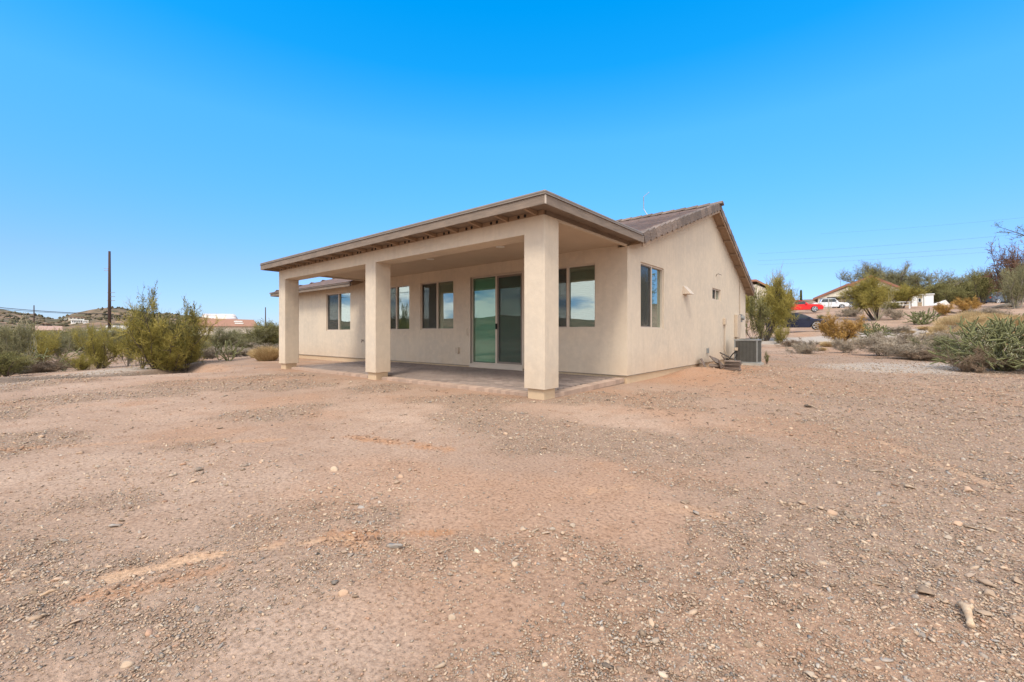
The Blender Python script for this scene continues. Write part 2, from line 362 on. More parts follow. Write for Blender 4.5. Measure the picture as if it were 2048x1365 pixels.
def ground_attrs(x, y):
    zf = x*FW[0]+y*FW[1]; l = x*RT[0]+y*RT[1]; d = np.hypot(x, y); th = np.degrees(np.arctan2(l, zf))
    gv = sstep(.43, .60, fbm(x*.8+3, y*.8+9, 4))*.95
    gv = np.maximum(gv, sstep(20, 36, th)*(1-sstep(20, 30, d))*(.45+.5*fbm(x*.8, y*.8, 3)))          # stonier on the right
    red = sstep(.5, .72, fbm(x*.7+40, y*.7, 4))*.38
    pale = np.zeros_like(x); 
    for u0, v0, u1, v1, w, o, p in MARKS:
        dd, t = seg_dist(x, y, flat(u0, v0), flat(u1, v1)); dd = dd+(fbm(x*9, y*9, 3)-.5)*w*2.2+(fbm(x*30, y*30, 2)-.5)*w*1.2
        k = (1-sstep(w*.1, w*1.2, dd))*(.45+.75*fbm(x*6+2, y*6, 3)); red = np.maximum(red, k*o*(1+.3*o)); pale = np.maximum(pale, k*p); gv = gv*(1-.8*k)
    # red loose soil beside the gable wall
    k = (1-sstep(.5, 1.3, np.abs(x+3.3)))*(1-sstep(2.6, 4.2, np.abs(y-12.6)))*(y > 7.5); red = np.maximum(red, k*.62*(.6+.8*fbm(x*3, y*3, 3)))
    # pale gravel track crossing on the right, grey road on the left
    track = np.zeros_like(x)
    a, b = hit(1555, 690)[:2], hit(2048, 655)[:2]; 
    dd, t = seg_dist(x, y, hit(1560, 684)[:2], hit(1900, 660)[:2]); track = np.maximum(track, 1-sstep(1.4, 2.6, dd+fbm(x, y, 2)-.5))
    dd, t = seg_dist(x, y, flat(1760, 738), flat(1960, 735)); track = np.maximum(track, .9*(1-sstep(1.0, 2.3, dd+fbm(x, y, 2)-.5)))
    dd, t = seg_dist(x, y, flat(-300, 790), flat(330, 727)); track = np.maximum(track, .8*(1-sstep(.7, 1.5, dd+(fbm(x, y, 2)-.5)*.5)))
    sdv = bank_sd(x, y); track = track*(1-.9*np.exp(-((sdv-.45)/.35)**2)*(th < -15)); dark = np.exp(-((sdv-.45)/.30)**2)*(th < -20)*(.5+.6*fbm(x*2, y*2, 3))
    white = sstep(-36.5, -35, th)*(1-sstep(-33, -31, th))*sstep(1000, 1200, d)
    far = sstep(90, 200, d)*(1-white)
    return dict(gravel=gv, red=red, pale=pale, track=track, white=white, far=far, dark=dark)

def ground_mat():
    m, t, b = new_mat('desert_soil'); b.inputs['Roughness'].default_value = .95; b.inputs['Specular IOR Level'].default_value = .15
    p = pos(t)
    A = {k: N(t, 'ShaderNodeAttribute', attribute_name=k).outputs['Fac'] for k in ('gravel', 'red', 'pale', 'track', 'white', 'far', 'dark')}
    n1 = noise_(t, p, .5, 6, .6); n2 = noise_(t, p, 4, 6, .65); n3 = noise_(t, p, 45, 5, .7)
    c = mix(t, (.325, .215, .152), (.425, .30, .222), ramp(t, n1, [(.32, (0, 0, 0)), (.68, (1, 1, 1))]))
    c = mix(t, c, (.275, .165, .105), ramp(t, n2, [(.48, (0, 0, 0)), (.75, (.75, .75, .75))]))
    gd = N(t, 'ShaderNodeMath', operation='MULTIPLY', ins={1: .55}); t.links.new(A['gravel'], gd.inputs[0]); c = mix(t, c, (.25, .17, .12), gd.outputs[0])  # gravel patches darkened in colour to stand in for shade among the stones
    c = mix(t, c, (.38, .205, .115), A['red'])
    c = mix(t, c, (.56, .37, .235), A['pale'])
    c = mix(t, c, (.41, .35, .295), A['track'])
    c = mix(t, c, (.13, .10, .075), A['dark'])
    # coarse grain
    g = N(t, 'ShaderNodeMix', data_type='RGBA', blend_type='MULTIPLY', ins={0: 1.0}); t.links.new(c, g.inputs[6])
    t.links.new(ramp(t, n3, [(.3, (.5, .47, .44)), (.5, (1, 1, 1)), (.7, (1.3, 1.3, 1.3))]), g.inputs[7]); c = g.outputs[2]
    hs = []
    for sc, lo, hi in ((38, .05, .30), (95, .06, .34), (210, .08, .36)):
        vo = N(t, 'ShaderNodeTexVoronoi', feature='F1', ins={'Scale': sc, 'Randomness': 1.0}); t.links.new(p, vo.inputs['Vector'])
        sx = N(t, 'ShaderNodeSeparateXYZ'); t.links.new(vo.outputs['Color'], sx.inputs[0])
        pick = ramp(t, sx.outputs[0], [(.45, (0, 0, 0)), (.55, (1, 1, 1))]) if sc > 50 else ramp(t, sx.outputs[0], [(.72, (0, 0, 0)), (.78, (1, 1, 1))])
        body = ramp(t, vo.outputs['Distance'], [(lo, (1, 1, 1)), (hi, (0, 0, 0))])
        k = N(t, 'ShaderNodeMath', operation='MULTIPLY'); t.links.new(pick, k.inputs[0]); t.links.new(body, k.inputs[1])
        col = ramp(t, sx.outputs[1], [(0, (.12, .09, .08)), (.25, (.30, .18, .12)), (.5, (.46, .34, .24)), (.72, (.27, .24, .22)), (1, (.70, .60, .47))])
        gm = N(t, 'ShaderNodeMapRange', ins={'To Min': .10, 'To Max': 1.0}); t.links.new(A['gravel'], gm.inputs[0])
        k2 = N(t, 'ShaderNodeMath', operation='MULTIPLY', use_clamp=True); t.links.new(k.outputs[0], k2.inputs[0]); t.links.new(gm.outputs[0], k2.inputs[1])
        c = mix(t, c, col, k2.outputs[0]); hs.append((k2.outputs[0], .5/sc))
    # hills far off: reddish rock with dark scrub dots
    hv = N(t, 'ShaderNodeTexVoronoi', feature='F1', ins={'Scale': .11}); t.links.new(p, hv.inputs['Vector'])
    hc = mix(t, (.20, .125, .08), (.33, .21, .135), ramp(t, noise_(t, p, .03, 6, .7), [(.35, (0, 0, 0)), (.65, (1, 1, 1))]))
    hc = mix(t, (.045, .045, .022), hc, ramp(t, hv.outputs['Distance'], [(.34, (0, 0, 0)), (.5, (1, 1, 1))]))
    hc = mix(t, hc, (.085, .08, .045), ramp(t, noise_(t, p, .012, 4, .6), [(.42, (0, 0, 0)), (.62, (.8, .8, .8))]))
    c = mix(t, c, hc, A['far'])
    wc = mix(t, (.72, .62, .52), (.36, .33, .36), ramp(t, noise_(t, pos(t, (.006, .006, .05)), 2.5, 4, .6), [(.42, (0, 0, 0)), (.6, (1, 1, 1))]))
    c = mix(t, c, wc, A['white'])
    t.links.new(c, b.inputs['Base Color'])
    pr = add_bump(t, b, n3, .8, .014)
    pr = add_bump(t, b, noise_(t, p, 160, 3, .7), .45, .004, pr)
    for h, dist in hs: pr = add_bump(t, b, h, .8, dist, pr)
    return m
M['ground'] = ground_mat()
def build_ground():
    th = np.concatenate([np.arange(-62, 62, .22), np.arange(62, 298, 2.4)]); th = np.radians(th); nt = len(th)
    r = np.concatenate([[.02], np.geomspace(.5, 2600, 560)]); nr = len(r)
    T, R = np.meshgrid(th, r); 
    x = R*(FW[0]*np.cos(T)+RT[0]*np.sin(T)); y = R*(FW[1]*np.cos(T)+RT[1]*np.sin(T))
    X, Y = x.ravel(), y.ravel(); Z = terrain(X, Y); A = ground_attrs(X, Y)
    Z = Z+A['pale']*(-.012)*(np.hypot(X, Y) < 20)+A['gravel']*(np.hypot(X, Y) < 12)*(fbm(X*14, Y*14, 2)-.5)*.012
    split = int(np.searchsorted(r, 150))
    def sheet(name, i0, i1, k):
        idx = np.arange(i0*nt, (i1+1)*nt); V = np.c_[X[idx], Y[idx], Z[idx]]
        i, j = np.meshgrid(np.arange(i1-i0), np.arange(nt), indexing='ij'); j2 = (j+1) % nt
        F = np.stack([i*nt+j, i*nt+j2, (i+1)*nt+j2, (i+1)*nt+j], -1).reshape(-1, 4)
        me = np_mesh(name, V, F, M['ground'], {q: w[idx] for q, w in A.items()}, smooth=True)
        o = link(name, me); o['kind'] = 'structure'
        return o
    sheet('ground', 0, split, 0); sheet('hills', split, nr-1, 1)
build_ground()

def hill_scrub():
    rg = np.random.default_rng(5); n = 10000; th = np.radians(rg.uniform(-60, -25, n)); d = np.sqrt(rg.uniform(130**2, 1150**2, n)); nb = 3000
    th[:nb] = np.radians(rg.uniform(120, 240, nb)); x = d*(FW[0]*np.cos(th)+RT[0]*np.sin(th)); y = d*(FW[1]*np.cos(th)+RT[1]*np.sin(th)); keep = fbm(x/60, y/60, 3) > .46; x, y, d = x[keep], y[keep], d[keep]; n = len(x)
    V0 = np.array([(1, 0, .1), (-1, 0, .1), (0, 1, .1), (0, -1, .1), (.1, 0, 1.1), (0, 0, -.6)]); F0 = np.array([(0, 2, 4), (2, 1, 4), (1, 3, 4), (3, 0, 4), (2, 0, 5), (1, 2, 5), (3, 1, 5), (0, 3, 5)])
    s = rg.uniform(.4, 1.0, n)*(1+d/900); P = V0[None]*(s[:, None, None]*rg.uniform(.7, 1.3, (n, 6, 1)))+np.stack([x, y, terrain(x, y)+s*.2], -1)[:, None]
    o = link('scrub', np_mesh('scrub', P.reshape(-1, 3), (F0[None]+np.arange(n)[:, None, None]*6).reshape(-1, 3), M['scrub'], np.repeat(rg.uniform(0, 1, n), 6))); tag(o, 'dark scrub dotted over the distant hills', 'scrub', kind='stuff')
hill_scrub()
# ------------------------------------------------------------------ stones
def stone_variants(n, sub=1, seed=3):
    import bmesh
    rg = np.random.default_rng(seed); out = []
    for k in range(n):
        bm = bmesh.new(); bmesh.ops.create_icosphere(bm, subdivisions=sub, radius=1)
        V = np.array([v.co[:] for v in bm.verts]); F = np.array([[v.index for v in f.verts] for f in bm.faces]); bm.free()
        # cut by a few random planes for angular faces
        for q in range(9):
            nrm = rg.normal(size=3); nrm /= np.linalg.norm(nrm); h = rg.uniform(.28, .62); dd = V@nrm; V = V-np.outer(np.maximum(dd-h, 0), nrm)
        V *= 1+rg.normal(size=(len(V), 1))*.03; V *= np.array([1, rg.uniform(.55, .95), rg.uniform(.35, .6)])
        out.append((V, F))
    return out
def scatter_stones(name, X, Y, size, tint, variants, sink=.25, hue=None):
    rg = np.random.default_rng(11); vi = rg.integers(0, len(variants), len(X)); Vs = []; Fs = []; Ts = []; off = 0
    for k, (V, F) in enumerate(variants):
        m = np.where(vi == k)[0]
        if not len(m): continue
        a = rg.uniform(0, 2*np.pi, len(m)); tl = rg.normal(size=len(m))*.25; s = size[m]
        W = V[None]*s[:, None, None]; ca, sa = np.cos(a)[:, None], np.sin(a)[:, None]
        x = W[..., 0]; y = W[..., 1]; z = W[..., 2]+np.sin(tl)[:, None]*x
        P = np.stack([x*ca-y*sa+X[m][:, None], x*sa+y*ca+Y[m][:, None], z+(terrain(X[m], Y[m])+s*(.45-sink))[:, None]], -1)
        Vs.append(P.reshape(-1, 3)); Fs.append((F[None]+(off+np.arange(len(m))*len(V))[:, None, None]).reshape(-1, 3)); Ts.append(np.repeat(tint[m], len(V))); off += len(m)*len(V)
    T_ = np.concatenate(Ts); me = np_mesh(name, np.concatenate(Vs), np.concatenate(Fs), M['stone'], dict(tint=T_, hue=(np.abs(T_*7919.13) % 1.0) if hue is None else np.full(len(T_), hue)))
    return link(name, me)
def in_house(x, y): return (x > -21) & (x < -3.9) & (y > 5.4) & (y < 20)
def gravel():
    rg = np.random.default_rng(21); n = 260000
    u = rg.uniform(-60, 2110, n); v = HOR+EYE*FPX/np.exp(rg.uniform(math.log(1.25), math.log(26), n))
    Z = EYE*FPX/(v-HOR); r = (u-1024)/FPX; x = Z*(FW[0]+RT[0]*r); y = Z*(FW[1]+RT[1]*r)
    A = ground_attrs(x, y); keep = (rg.random(n) < .10+.90*A['gravel']**1.2) & ~in_house(x, y) & (A['pale'] < .4); x, y, Z = x[keep], y[keep], Z[keep]; n = len(x)
    s = np.exp(rg.normal(math.log(.0045), .5, n))*(Z/3.0)**.5; s = np.clip(s*1.25, .003, .04)
    t = np.clip(rg.normal(.47, .19, n), 0, 1)
    low = stone_variants(10, 1); far = Z > 5
    # the far ones are octahedra-like low stones
    octv = []
    for k in range(6):
        V = np.array([(1, 0, 0), (-1, 0, 0), (0, .8, 0), (0, -.8, 0), (0, 0, .55), (0, 0, -.4)], float)*np.random.default_rng(k).uniform(.7, 1.2, (6, 1))
        F = np.array([(0, 2, 4), (2, 1, 4), (1, 3, 4), (3, 0, 4), (2, 0, 5), (1, 2, 5), (3, 1, 5), (0, 3, 5)]); octv.append((V, F))
    big = (s > .011) & ~far
    o = scatter_stones('gravel', x[~big], y[~big], s[~big], t[~big], octv); tag(o, 'fine tan and grey gravel scattered over the dirt yard', 'gravel', kind='stuff')
    o = scatter_stones('gravel', x[big], y[big], s[big], t[big], low); tag(o, 'coarser angular pebbles strewn over the dirt close to the viewer', 'gravel', kind='stuff')
    n = 40000; u = rg.uniform(-60, 2110, n); v = HOR+EYE*FPX/np.exp(rg.uniform(math.log(1.3), math.log(17), n)); Z = EYE*FPX/(v-HOR); r = (u-1024)/FPX; x = Z*(FW[0]+RT[0]*r); y = Z*(FW[1]+RT[1]*r)
    A = ground_attrs(x, y); pa, pb = flat(400, 935), flat(740, 980); dens = np.maximum(np.maximum((A['gravel']-.3)*.9, 0), 1-np.hypot(x-pa[0], y-pa[1])/1.0); dens = np.maximum(dens, 1-np.hypot(x-pb[0], y-pb[1])/.8)
    dens = np.maximum(dens, .85*sstep(1550, 1950, u)*(v > 745)); keep = (rg.random(n) < .04+dens) & ~in_house(x, y) & (A['pale'] < .4); x, y, Z = x[keep], y[keep], Z[keep]; n2 = len(x)
    s = np.clip(np.exp(rg.normal(math.log(.011), .42, n2))*(Z/3.5)**.45, .006, .05); o = scatter_stones('gravel', x, y, s, np.clip(rg.normal(.60, .22, n2), 0, 1), low); tag(o, 'scattered flat tan stones thickest on the right of the yard', 'gravel', kind='stuff')
    for a_, b_, k_, w_, lab in (((640, 1090), (800, 1062), 130, .05, 'crumbled reddish soil clods along the end of the tyre scrape'), ((180, 1196), (400, 1152), 90, .05, 'crumbled reddish soil clods below the pale tyre scrape'), ((0, 903), (120, 890), 70, .07, 'reddish soil crumbs at the left edge of the yard'),
                              ((700, 868), (890, 897), 90, .09, 'reddish soil crumbs in the middle of the yard'), ((1555, 1005), (1745, 1046), 110, .05, 'line of soil clods and flat stones on the right'), ((1300, 745), (1410, 735), 150, .25, 'dark broken soil lumps along the foot of the gable wall'), ((760, 775), (1050, 797), 120, .06, 'small soil crumbs along the front edge of the patio')):
        (xa, ya), (xb, yb) = flat(*a_), flat(*b_); q = rg.random(k_); x = xa+(xb-xa)*q+rg.normal(size=k_)*w_; y = ya+(yb-ya)*q+rg.normal(size=k_)*w_; Zs = x*FW[0]+y*FW[1]
        o = scatter_stones('soil_clods', x, y, np.clip(np.exp(rg.normal(math.log(.011), .5, k_))*(Zs/3)**.5, .005, .05), np.clip(rg.normal(.42, .2, k_), 0, 1), low, hue=.84 if 'line' not in lab else .5); tag(o, lab, 'soil clods', kind='stuff')
    k_ = 420; u = rg.uniform(1250, 2080, k_); v = HOR+EYE*FPX/rg.uniform(5.0, 13, k_); Z = EYE*FPX/(v-HOR); r = (u-1024)/FPX; x = Z*(FW[0]+RT[0]*r); y = Z*(FW[1]+RT[1]*r); m_ = (x > -3.2); x, y = x[m_], y[m_]
    mb = MB()
    for xx, yy in zip(x, y):
        a_ = rg.uniform(0, 6.28); L = rg.uniform(.03, .11); z = gz(xx, yy)+.008; mb.tube([(xx, yy, z), (xx+math.cos(a_)*L*.5, yy+math.sin(a_)*L*.5, z+.012), (xx+math.cos(a_+.3)*L, yy+math.sin(a_+.3)*L, z)], .0045, 3, False)
    tag(mb.build('twig_litter', simple('dead_twigs', (.10, .065, .045), (.22, .16, .11), 9, .9)), 'dark dead twigs and litter strewn over the dirt on the right', 'twigs', kind='stuff')
    print('gravel', n, big.sum(), n2)
gravel()
ROCKS = [  # u, v, half width px, tint, label
    (1851, 1190, 20, .28, 'dark brown angular rock lying right of centre in the foreground dirt', .5),
    (672, 939, 9, .95, 'whitish rounded stone on the gravel patch left of centre', .6),
    (253, 1327, 12, .62, 'large grey beige rounded stone at the lower left', .6),
    (517, 1259, 8, .75, 'smooth pinkish oval stone in the bare dirt, lower left centre', .6),
    (154, 1245, 11, .72, 'flat buff stone with dark shadow under it, lower left', .5),
    (669, 1169, 10, .30, 'grey flat stone beside a white one, left of centre', .5), (684, 1189, 10, .95, 'white flat stone next to a grey one, left of centre', .5),
    (244, 1043, 8, .22, 'bluish grey stone beside a pale one on the left', .5), (233, 1053, 9, .92, 'pale stone just below a bluish grey one on the left', .5),
    (355, 1043, 7, .2, 'small slate blue stone on its own, left side', .5), (72, 1184, 7, .3, 'grey stone near the left edge', .5), (31, 1143, 9, .68, 'tan pebble near the left edge above a grey stone', .5),
    (792, 1097, 17, .62, 'broken orange clay clod at the end of the tyre scrape', .5), (700, 1113, 9, .55, 'tan stone under the tyre scrape, centre left', .5), (690, 1106, 8, .5, 'orange brown clod resting on the tyre scrape', .4),
    (902, 1237, 8, .72, 'round pinkish stone alone in the lower middle', .65), (711, 1195, 8, .3, 'dark grey block shaped stone, lower left centre', .6),
    (1217, 1331, 10, .05, 'dark slate pebble at the bottom edge, right of the middle', .6), (1242, 1340, 9, .2, 'greenish grey pebble beside a dark slate one at the bottom edge', .6),
    (1285, 1265, 11, .30, 'grey brown stone with smaller ones beside it, lower right centre', .5), (1045, 1058, 8, .66, 'leftmost tan stone in a short row right of centre', .5),
    (1071, 1064, 8, .4, 'brown stone second in a short row right of centre', .6), (1094, 1069, 8, .62, 'tan stone third in a short row right of centre', .6), (1125, 1070, 7, .8, 'pale stone ending a short row right of centre', .6),
    (1144, 1056, 7, .7, 'pale stone above the short row right of centre', .5), (1181, 1116, 6, .5, 'small reddish stone, centre of the yard', .7), (1226, 1157, 9, .45, 'brown half buried stone, right of centre', .5),
    (1127, 1118, 7, .85, 'light stone with dark spot, centre of the yard', .5), (804, 955, 7, .6, 'tan stone in the stony band above the scrape', .5), (722, 1016, 8, .9, 'cream stone on the stony band, centre left', .5),
    (760, 988, 8, .45, 'reddish stone on the stony band, centre left', .5), (713, 1010, 8, .3, 'brown stone on the stony band, centre left', .5), (794, 968, 8, .55, 'buff stone beside the stony band', .5),
    (1936, 985, 12, .85, 'pale flat stone at the end of the pale track, right side', .4), (1750, 945, 12, .5, 'brown flat stone on the stony strip, right side', .4), (1822, 978, 9, .62, 'orange tan stone on the stony strip, right side', .5),
    (1604, 1007, 7, .5, 'orange brown stone above a thin strip of clods, right side', .6), (1665, 1025, 12, .8, 'cream flat stone in the line of clods, right side', .4), (1700, 1033, 11, .15, 'dark brown clod in the line of stones, right side', .5),
    (1733, 1038, 10, .55, 'orange stone next to a dark clod, right side', .6), (1619, 1059, 7, .95, 'white oval pebble below the line of clods, right side', .5), (1641, 1018, 8, .8, 'small cream stone starting the line of clods', .5),
    (1913, 1050, 10, .9, 'whitish flat stone on the right, level with the long dark one', .4), (1943, 1057, 13, .22, 'long dark grey stone lying flat on the right', .35), (1987, 1062, 10, .7, 'tan flat stone at the far right', .4),
    (1897, 1078, 9, .6, 'grey tan stone right side, below a whitish flat one', .5), (1770, 1100, 9, .25, 'dark flat stone in the right foreground', .4), (1723, 1112, 8, .55, 'brown wedge shaped stone in the right foreground', .6),
    (1875, 1134, 13, .25, 'flat grey stone above the bleached wood piece', .4), (1938, 1150, 12, .65, 'grey oval stone right of the flat grey one', .5), (1973, 1168, 16, .42, 'brown rounded rock upper right of the bleached wood piece', .5),
    (1978, 1190, 13, .55, 'light brown rock right of the bleached wood piece', .5), (1755, 1170, 12, .3, 'dark brown flat rock left of the large angular rock', .45), (1891, 1208, 8, .6, 'small orange rock right of the large angular rock', .5),
    (2035, 1165, 13, .4, 'brown slab at the right edge', .4), (1968, 1232, 13, .35, 'brown slab just right of the bleached wood piece', .35), (2032, 1240, 12, .38, 'brown slab at the right edge below another', .4),
    (1783, 1258, 8, .88, 'white blocky pebble left of the bleached wood piece', .7), (1843, 1270, 9, .5, 'brown stone below the large angular rock', .5), (1864, 1281, 8, .85, 'pale stone beside a brown one below the large angular rock', .5),
    (1832, 1268, 6, .45, 'small brown pebble touching a brown stone, right foreground', .5), (1755, 1335, 10, .95, 'white stone near the bottom edge on the right', .6), (1774, 1318, 10, .85, 'pale tapering stone near the bottom edge on the right', .4),
    (1621, 1351, 9, .6, 'tan stone at the bottom edge, right of centre', .6), (1497, 1292, 10, .3, 'greenish grey stone at the lower right centre', .5), (1520, 1291, 8, .75, 'pinkish stone beside a greenish grey one', .5),
    (1496, 1196, 9, .85, 'cream flat stone, right of centre foreground', .4), (1412, 1112, 8, .92, 'white chip right of the middle', .5), (1587, 1152, 8, .05, 'small black pebble right of the middle', .6),
    (1540, 1325, 9, .22, 'dark stone at the lower right centre', .5), (1617, 813, 7, .12, 'dark clod on the smooth dirt beyond the gravel, right of the house', .6), (1217, 802, 4, .1, 'tiny dark clod on the dirt just right of the front corner column', .6),
    (1370, 1005, 9, .3, 'grey flat stone right of the middle, above a cream one', .4), (1372, 1014, 7, .85, 'cream chip under a grey flat stone, right of the middle', .4), (162, 905, 9, .4, 'reddish brown clod lying beyond the left gravel', .5),
    (425, 889, 7, .3, 'small dark brown clod left of centre', .6), (441, 855, 7, .3, 'grey stone on the smooth dirt left of centre', .5), (398, 940, 10, .2, 'dark flat rock in the middle of the left gravel patch', .5),
    (1958, 1102, 9, .8, 'pale chip at the right, below a tan flat stone', .5), (1830, 1062, 8, .7, 'pale stone under the brown flat one, right side', .5), (1648, 1127, 8, .8, 'light pebble, right foreground', .5)]
def rocks():
    var = stone_variants(9, 2, 9); meshes = []
    for k, (V, F) in enumerate(var):
        for tq in range(6):
            rg = np.random.default_rng(k*7+tq); meshes.append((tq/5, np_mesh('rock', V, F, M['stone'], dict(tint=np.clip(tq/5+rg.normal(size=len(V))*.035, 0, 1), hue=np.full(len(V), (.05, .9, .55, .25, .7, .4)[(k+tq) % 6] if 0 < tq < 5 else (.1 if tq == 0 else .95))))))
    for i, (u, v, hw, tn, lab, fl) in enumerate(ROCKS):
        x, y = flat(u, v); Z = EYE*FPX/(v-HOR); s = hw*1.4*Z/FPX
        cand = [m for q, m in meshes if abs(q-tn*.86) <= .11] or [meshes[0][1]]
        o = link('clod' if 'clod' in lab else 'rock', cand[i % len(cand)], loc=(x, y, gz(x, y)+s*fl*.30)); o.scale = (s, s, s*fl*1.9); o.rotation_euler = (RNG.normal()*.12, RNG.normal()*.12, YAW+RNG.normal()*.45)
        tag(o, lab, 'rock', 'larger stones lying on the dirt yard')
rocks()
# bleached wood piece in the right foreground
def bone():
    x, y = flat(1940, 1262); s = (1262-1225)*1.0; Z = EYE*FPX/(1245-HOR)
    a, b = Vector((*flat(1932, 1228), .03)), Vector((*flat(1942, 1266), .028)); d = (b-a)
    mb = MB(); side = Vector((-d.y, d.x, 0)).normalized()
    mb.tube([a-side*.018-d*.05, a+d*.12, a+d*.45, a+d*.8, b, b+d*.06], [.009, .015, .012, .009, .012, .006], 10)
    mb.tube([a+d*.15, a+side*.012-d*.02, a+side*.02-d*.08], [.012, .009, .004], 8)
    o = mb.build('wood_piece', M['bone'], smooth=True); tag(o, 'bleached knobbly piece of wood standing out in the right foreground dirt', 'wood')
    x, y = flat(95, 1195); a = Vector((*flat(80, 1200), .014)); b = Vector((*flat(118, 1189), .02))
    o = MB().tube([a, (a+b)/2+Vector((0, 0, .006)), b], [.004, .007, .003], 6).build('wood_chip', M['bone'], smooth=True); tag(o, 'thin pale sliver of wood on the dirt at the lower left', 'wood')
bone()

# ------------------------------------------------------------------ the house
XG = -3.96; YW = 8.56; YF = 5.565; XL = -20.35; YE = 19.55; ZW = .17
XR = -3.69; YRG = 14.65; ZRG = 5.13; SN = .336; SF = .44; YEV = 8.1; YEF = 19.82; XHL = -20.74
house = empty('house', (-12, 12, 0)); tag(house, 'single storey tan stucco house with columned rear patio and brown tile gable roof', 'house')
HO = Vector((-12, 12, 0))
def hb(mb, name, mat, parent=None, **kw):
    """build in world coordinates as a child of the house (or of a part at the house origin)"""
    mb.v = [(x+12, y-12, z) for x, y, z in mb.v]
    return mb.build(name, mat, parent or house, **kw)
def wall_open(mb, s0, s1, z0, z1, holes, fn, depth):
    """wall plane with rectangular holes; fn(s,z,t) with t = depth inwards"""
    ss = sorted({s0, s1, *[h[0] for h in holes], *[h[1] for h in holes]}); zs = sorted({z0, z1, *[h[2] for h in holes], *[h[3] for h in holes]})
    for a, b in zip(ss, ss[1:]):
        for c, d in zip(zs, zs[1:]):
            if any(h[0] <= a and b <= h[1] and h[2] <= c and d <= h[3] for h in holes): continue
            mb.add([fn(a, c, 0), fn(b, c, 0), fn(b, d, 0), fn(a, d, 0)], [(0, 1, 2, 3)]); mb.add([fn(a, c, depth), fn(b, c, depth), fn(b, d, depth), fn(a, d, depth)], [(3, 2, 1, 0)])
    for a, b, c, d in holes+[(s0, s1, z0, z1)]:
        for p, q in (((a, c), (b, c)), ((b, c), (b, d)), ((b, d), (a, d)), ((a, d), (a, c))):
            mb.add([fn(*p, 0), fn(*q, 0), fn(*q, depth), fn(*p, depth)], [(0, 1, 2, 3)])
rear = lambda s, z, t: (s, YW+t, z)
gab = lambda s, z, t: (XG-t, s, z)
WZ0, WZ1 = 1.17, 2.62
WINS = [(-16.69, -14.90), (-12.83, -11.36), (-10.80, -9.305), (-6.20, -4.71)]
DOOR = (-8.60, -6.77, .23, 2.615)
mb = MB(); wall_open(mb, XL, XG-.22, ZW, 2.93, [(a, b, WZ0, WZ1) for a, b in WINS]+[DOOR], rear, .22)
hb(mb, 'rear_wall', M['stucco'])
SW = [(9.24, 10.63, 1.17, 2.65), (14.84, 15.82, 2.15, 2.53)]
def zt(y): return ZRG-SN*(YRG-y) if y < YRG else ZRG-SF*(y-YRG)
mb = MB(); wall_open(mb, YW, YE, ZW, 2.75, SW, gab, .22)
# triangle above
mb.prism([(YW, 2.7505), (YE, 2.75), (YE, zt(YE)-.2), (YRG, zt(YRG)-.2), (YW, zt(YW)-.2)], lambda p, q, t: (XG-t, p, q), 0, .22)
hb(mb, 'gable_wall', M['stucco'])
mb = MB(); mb.box(XL, XG-.22, YE-.2, YE, ZW, 2.9); hb(mb, 'front_wall', M['stucco'])
mb = MB(); mb.box(XL, XL+.2, YW+.22, YE-.2, ZW, 2.9); hb(mb, 'side_wall', M['stucco'])
# weep screed and foundation
mb = MB(); mb.box(XL+.025, XG-.02, YW+.022, YE-.025, -.25, ZW-.012); hb(mb, 'foundation', M['stucco_base'])
mb = MB(); mb.box(XL-.004, XG+.006, YW-.006, YW+.02, ZW-.012, ZW); mb.box(XG-.02, XG+.006, YW+.02, YE, ZW-.012, ZW); hb(mb, 'weep_screed', M['vinyl_dark'])
mb = MB(); mb.box(XL+.2, XG-.22, 12.3, 12.4, .12, 3.3); mb.box(XL+.2, XG-.22, YW+.22, 12.3, 2.75, 2.8); hb(mb, 'interior_wall', M['interior'])
for xx in (-13.6, -8.95, -6.5): mb = MB(); mb.box(xx-.05, xx+.05, YW+.22, 12.3, .16, 2.75); hb(mb, 'interior_wall', M['interior'])

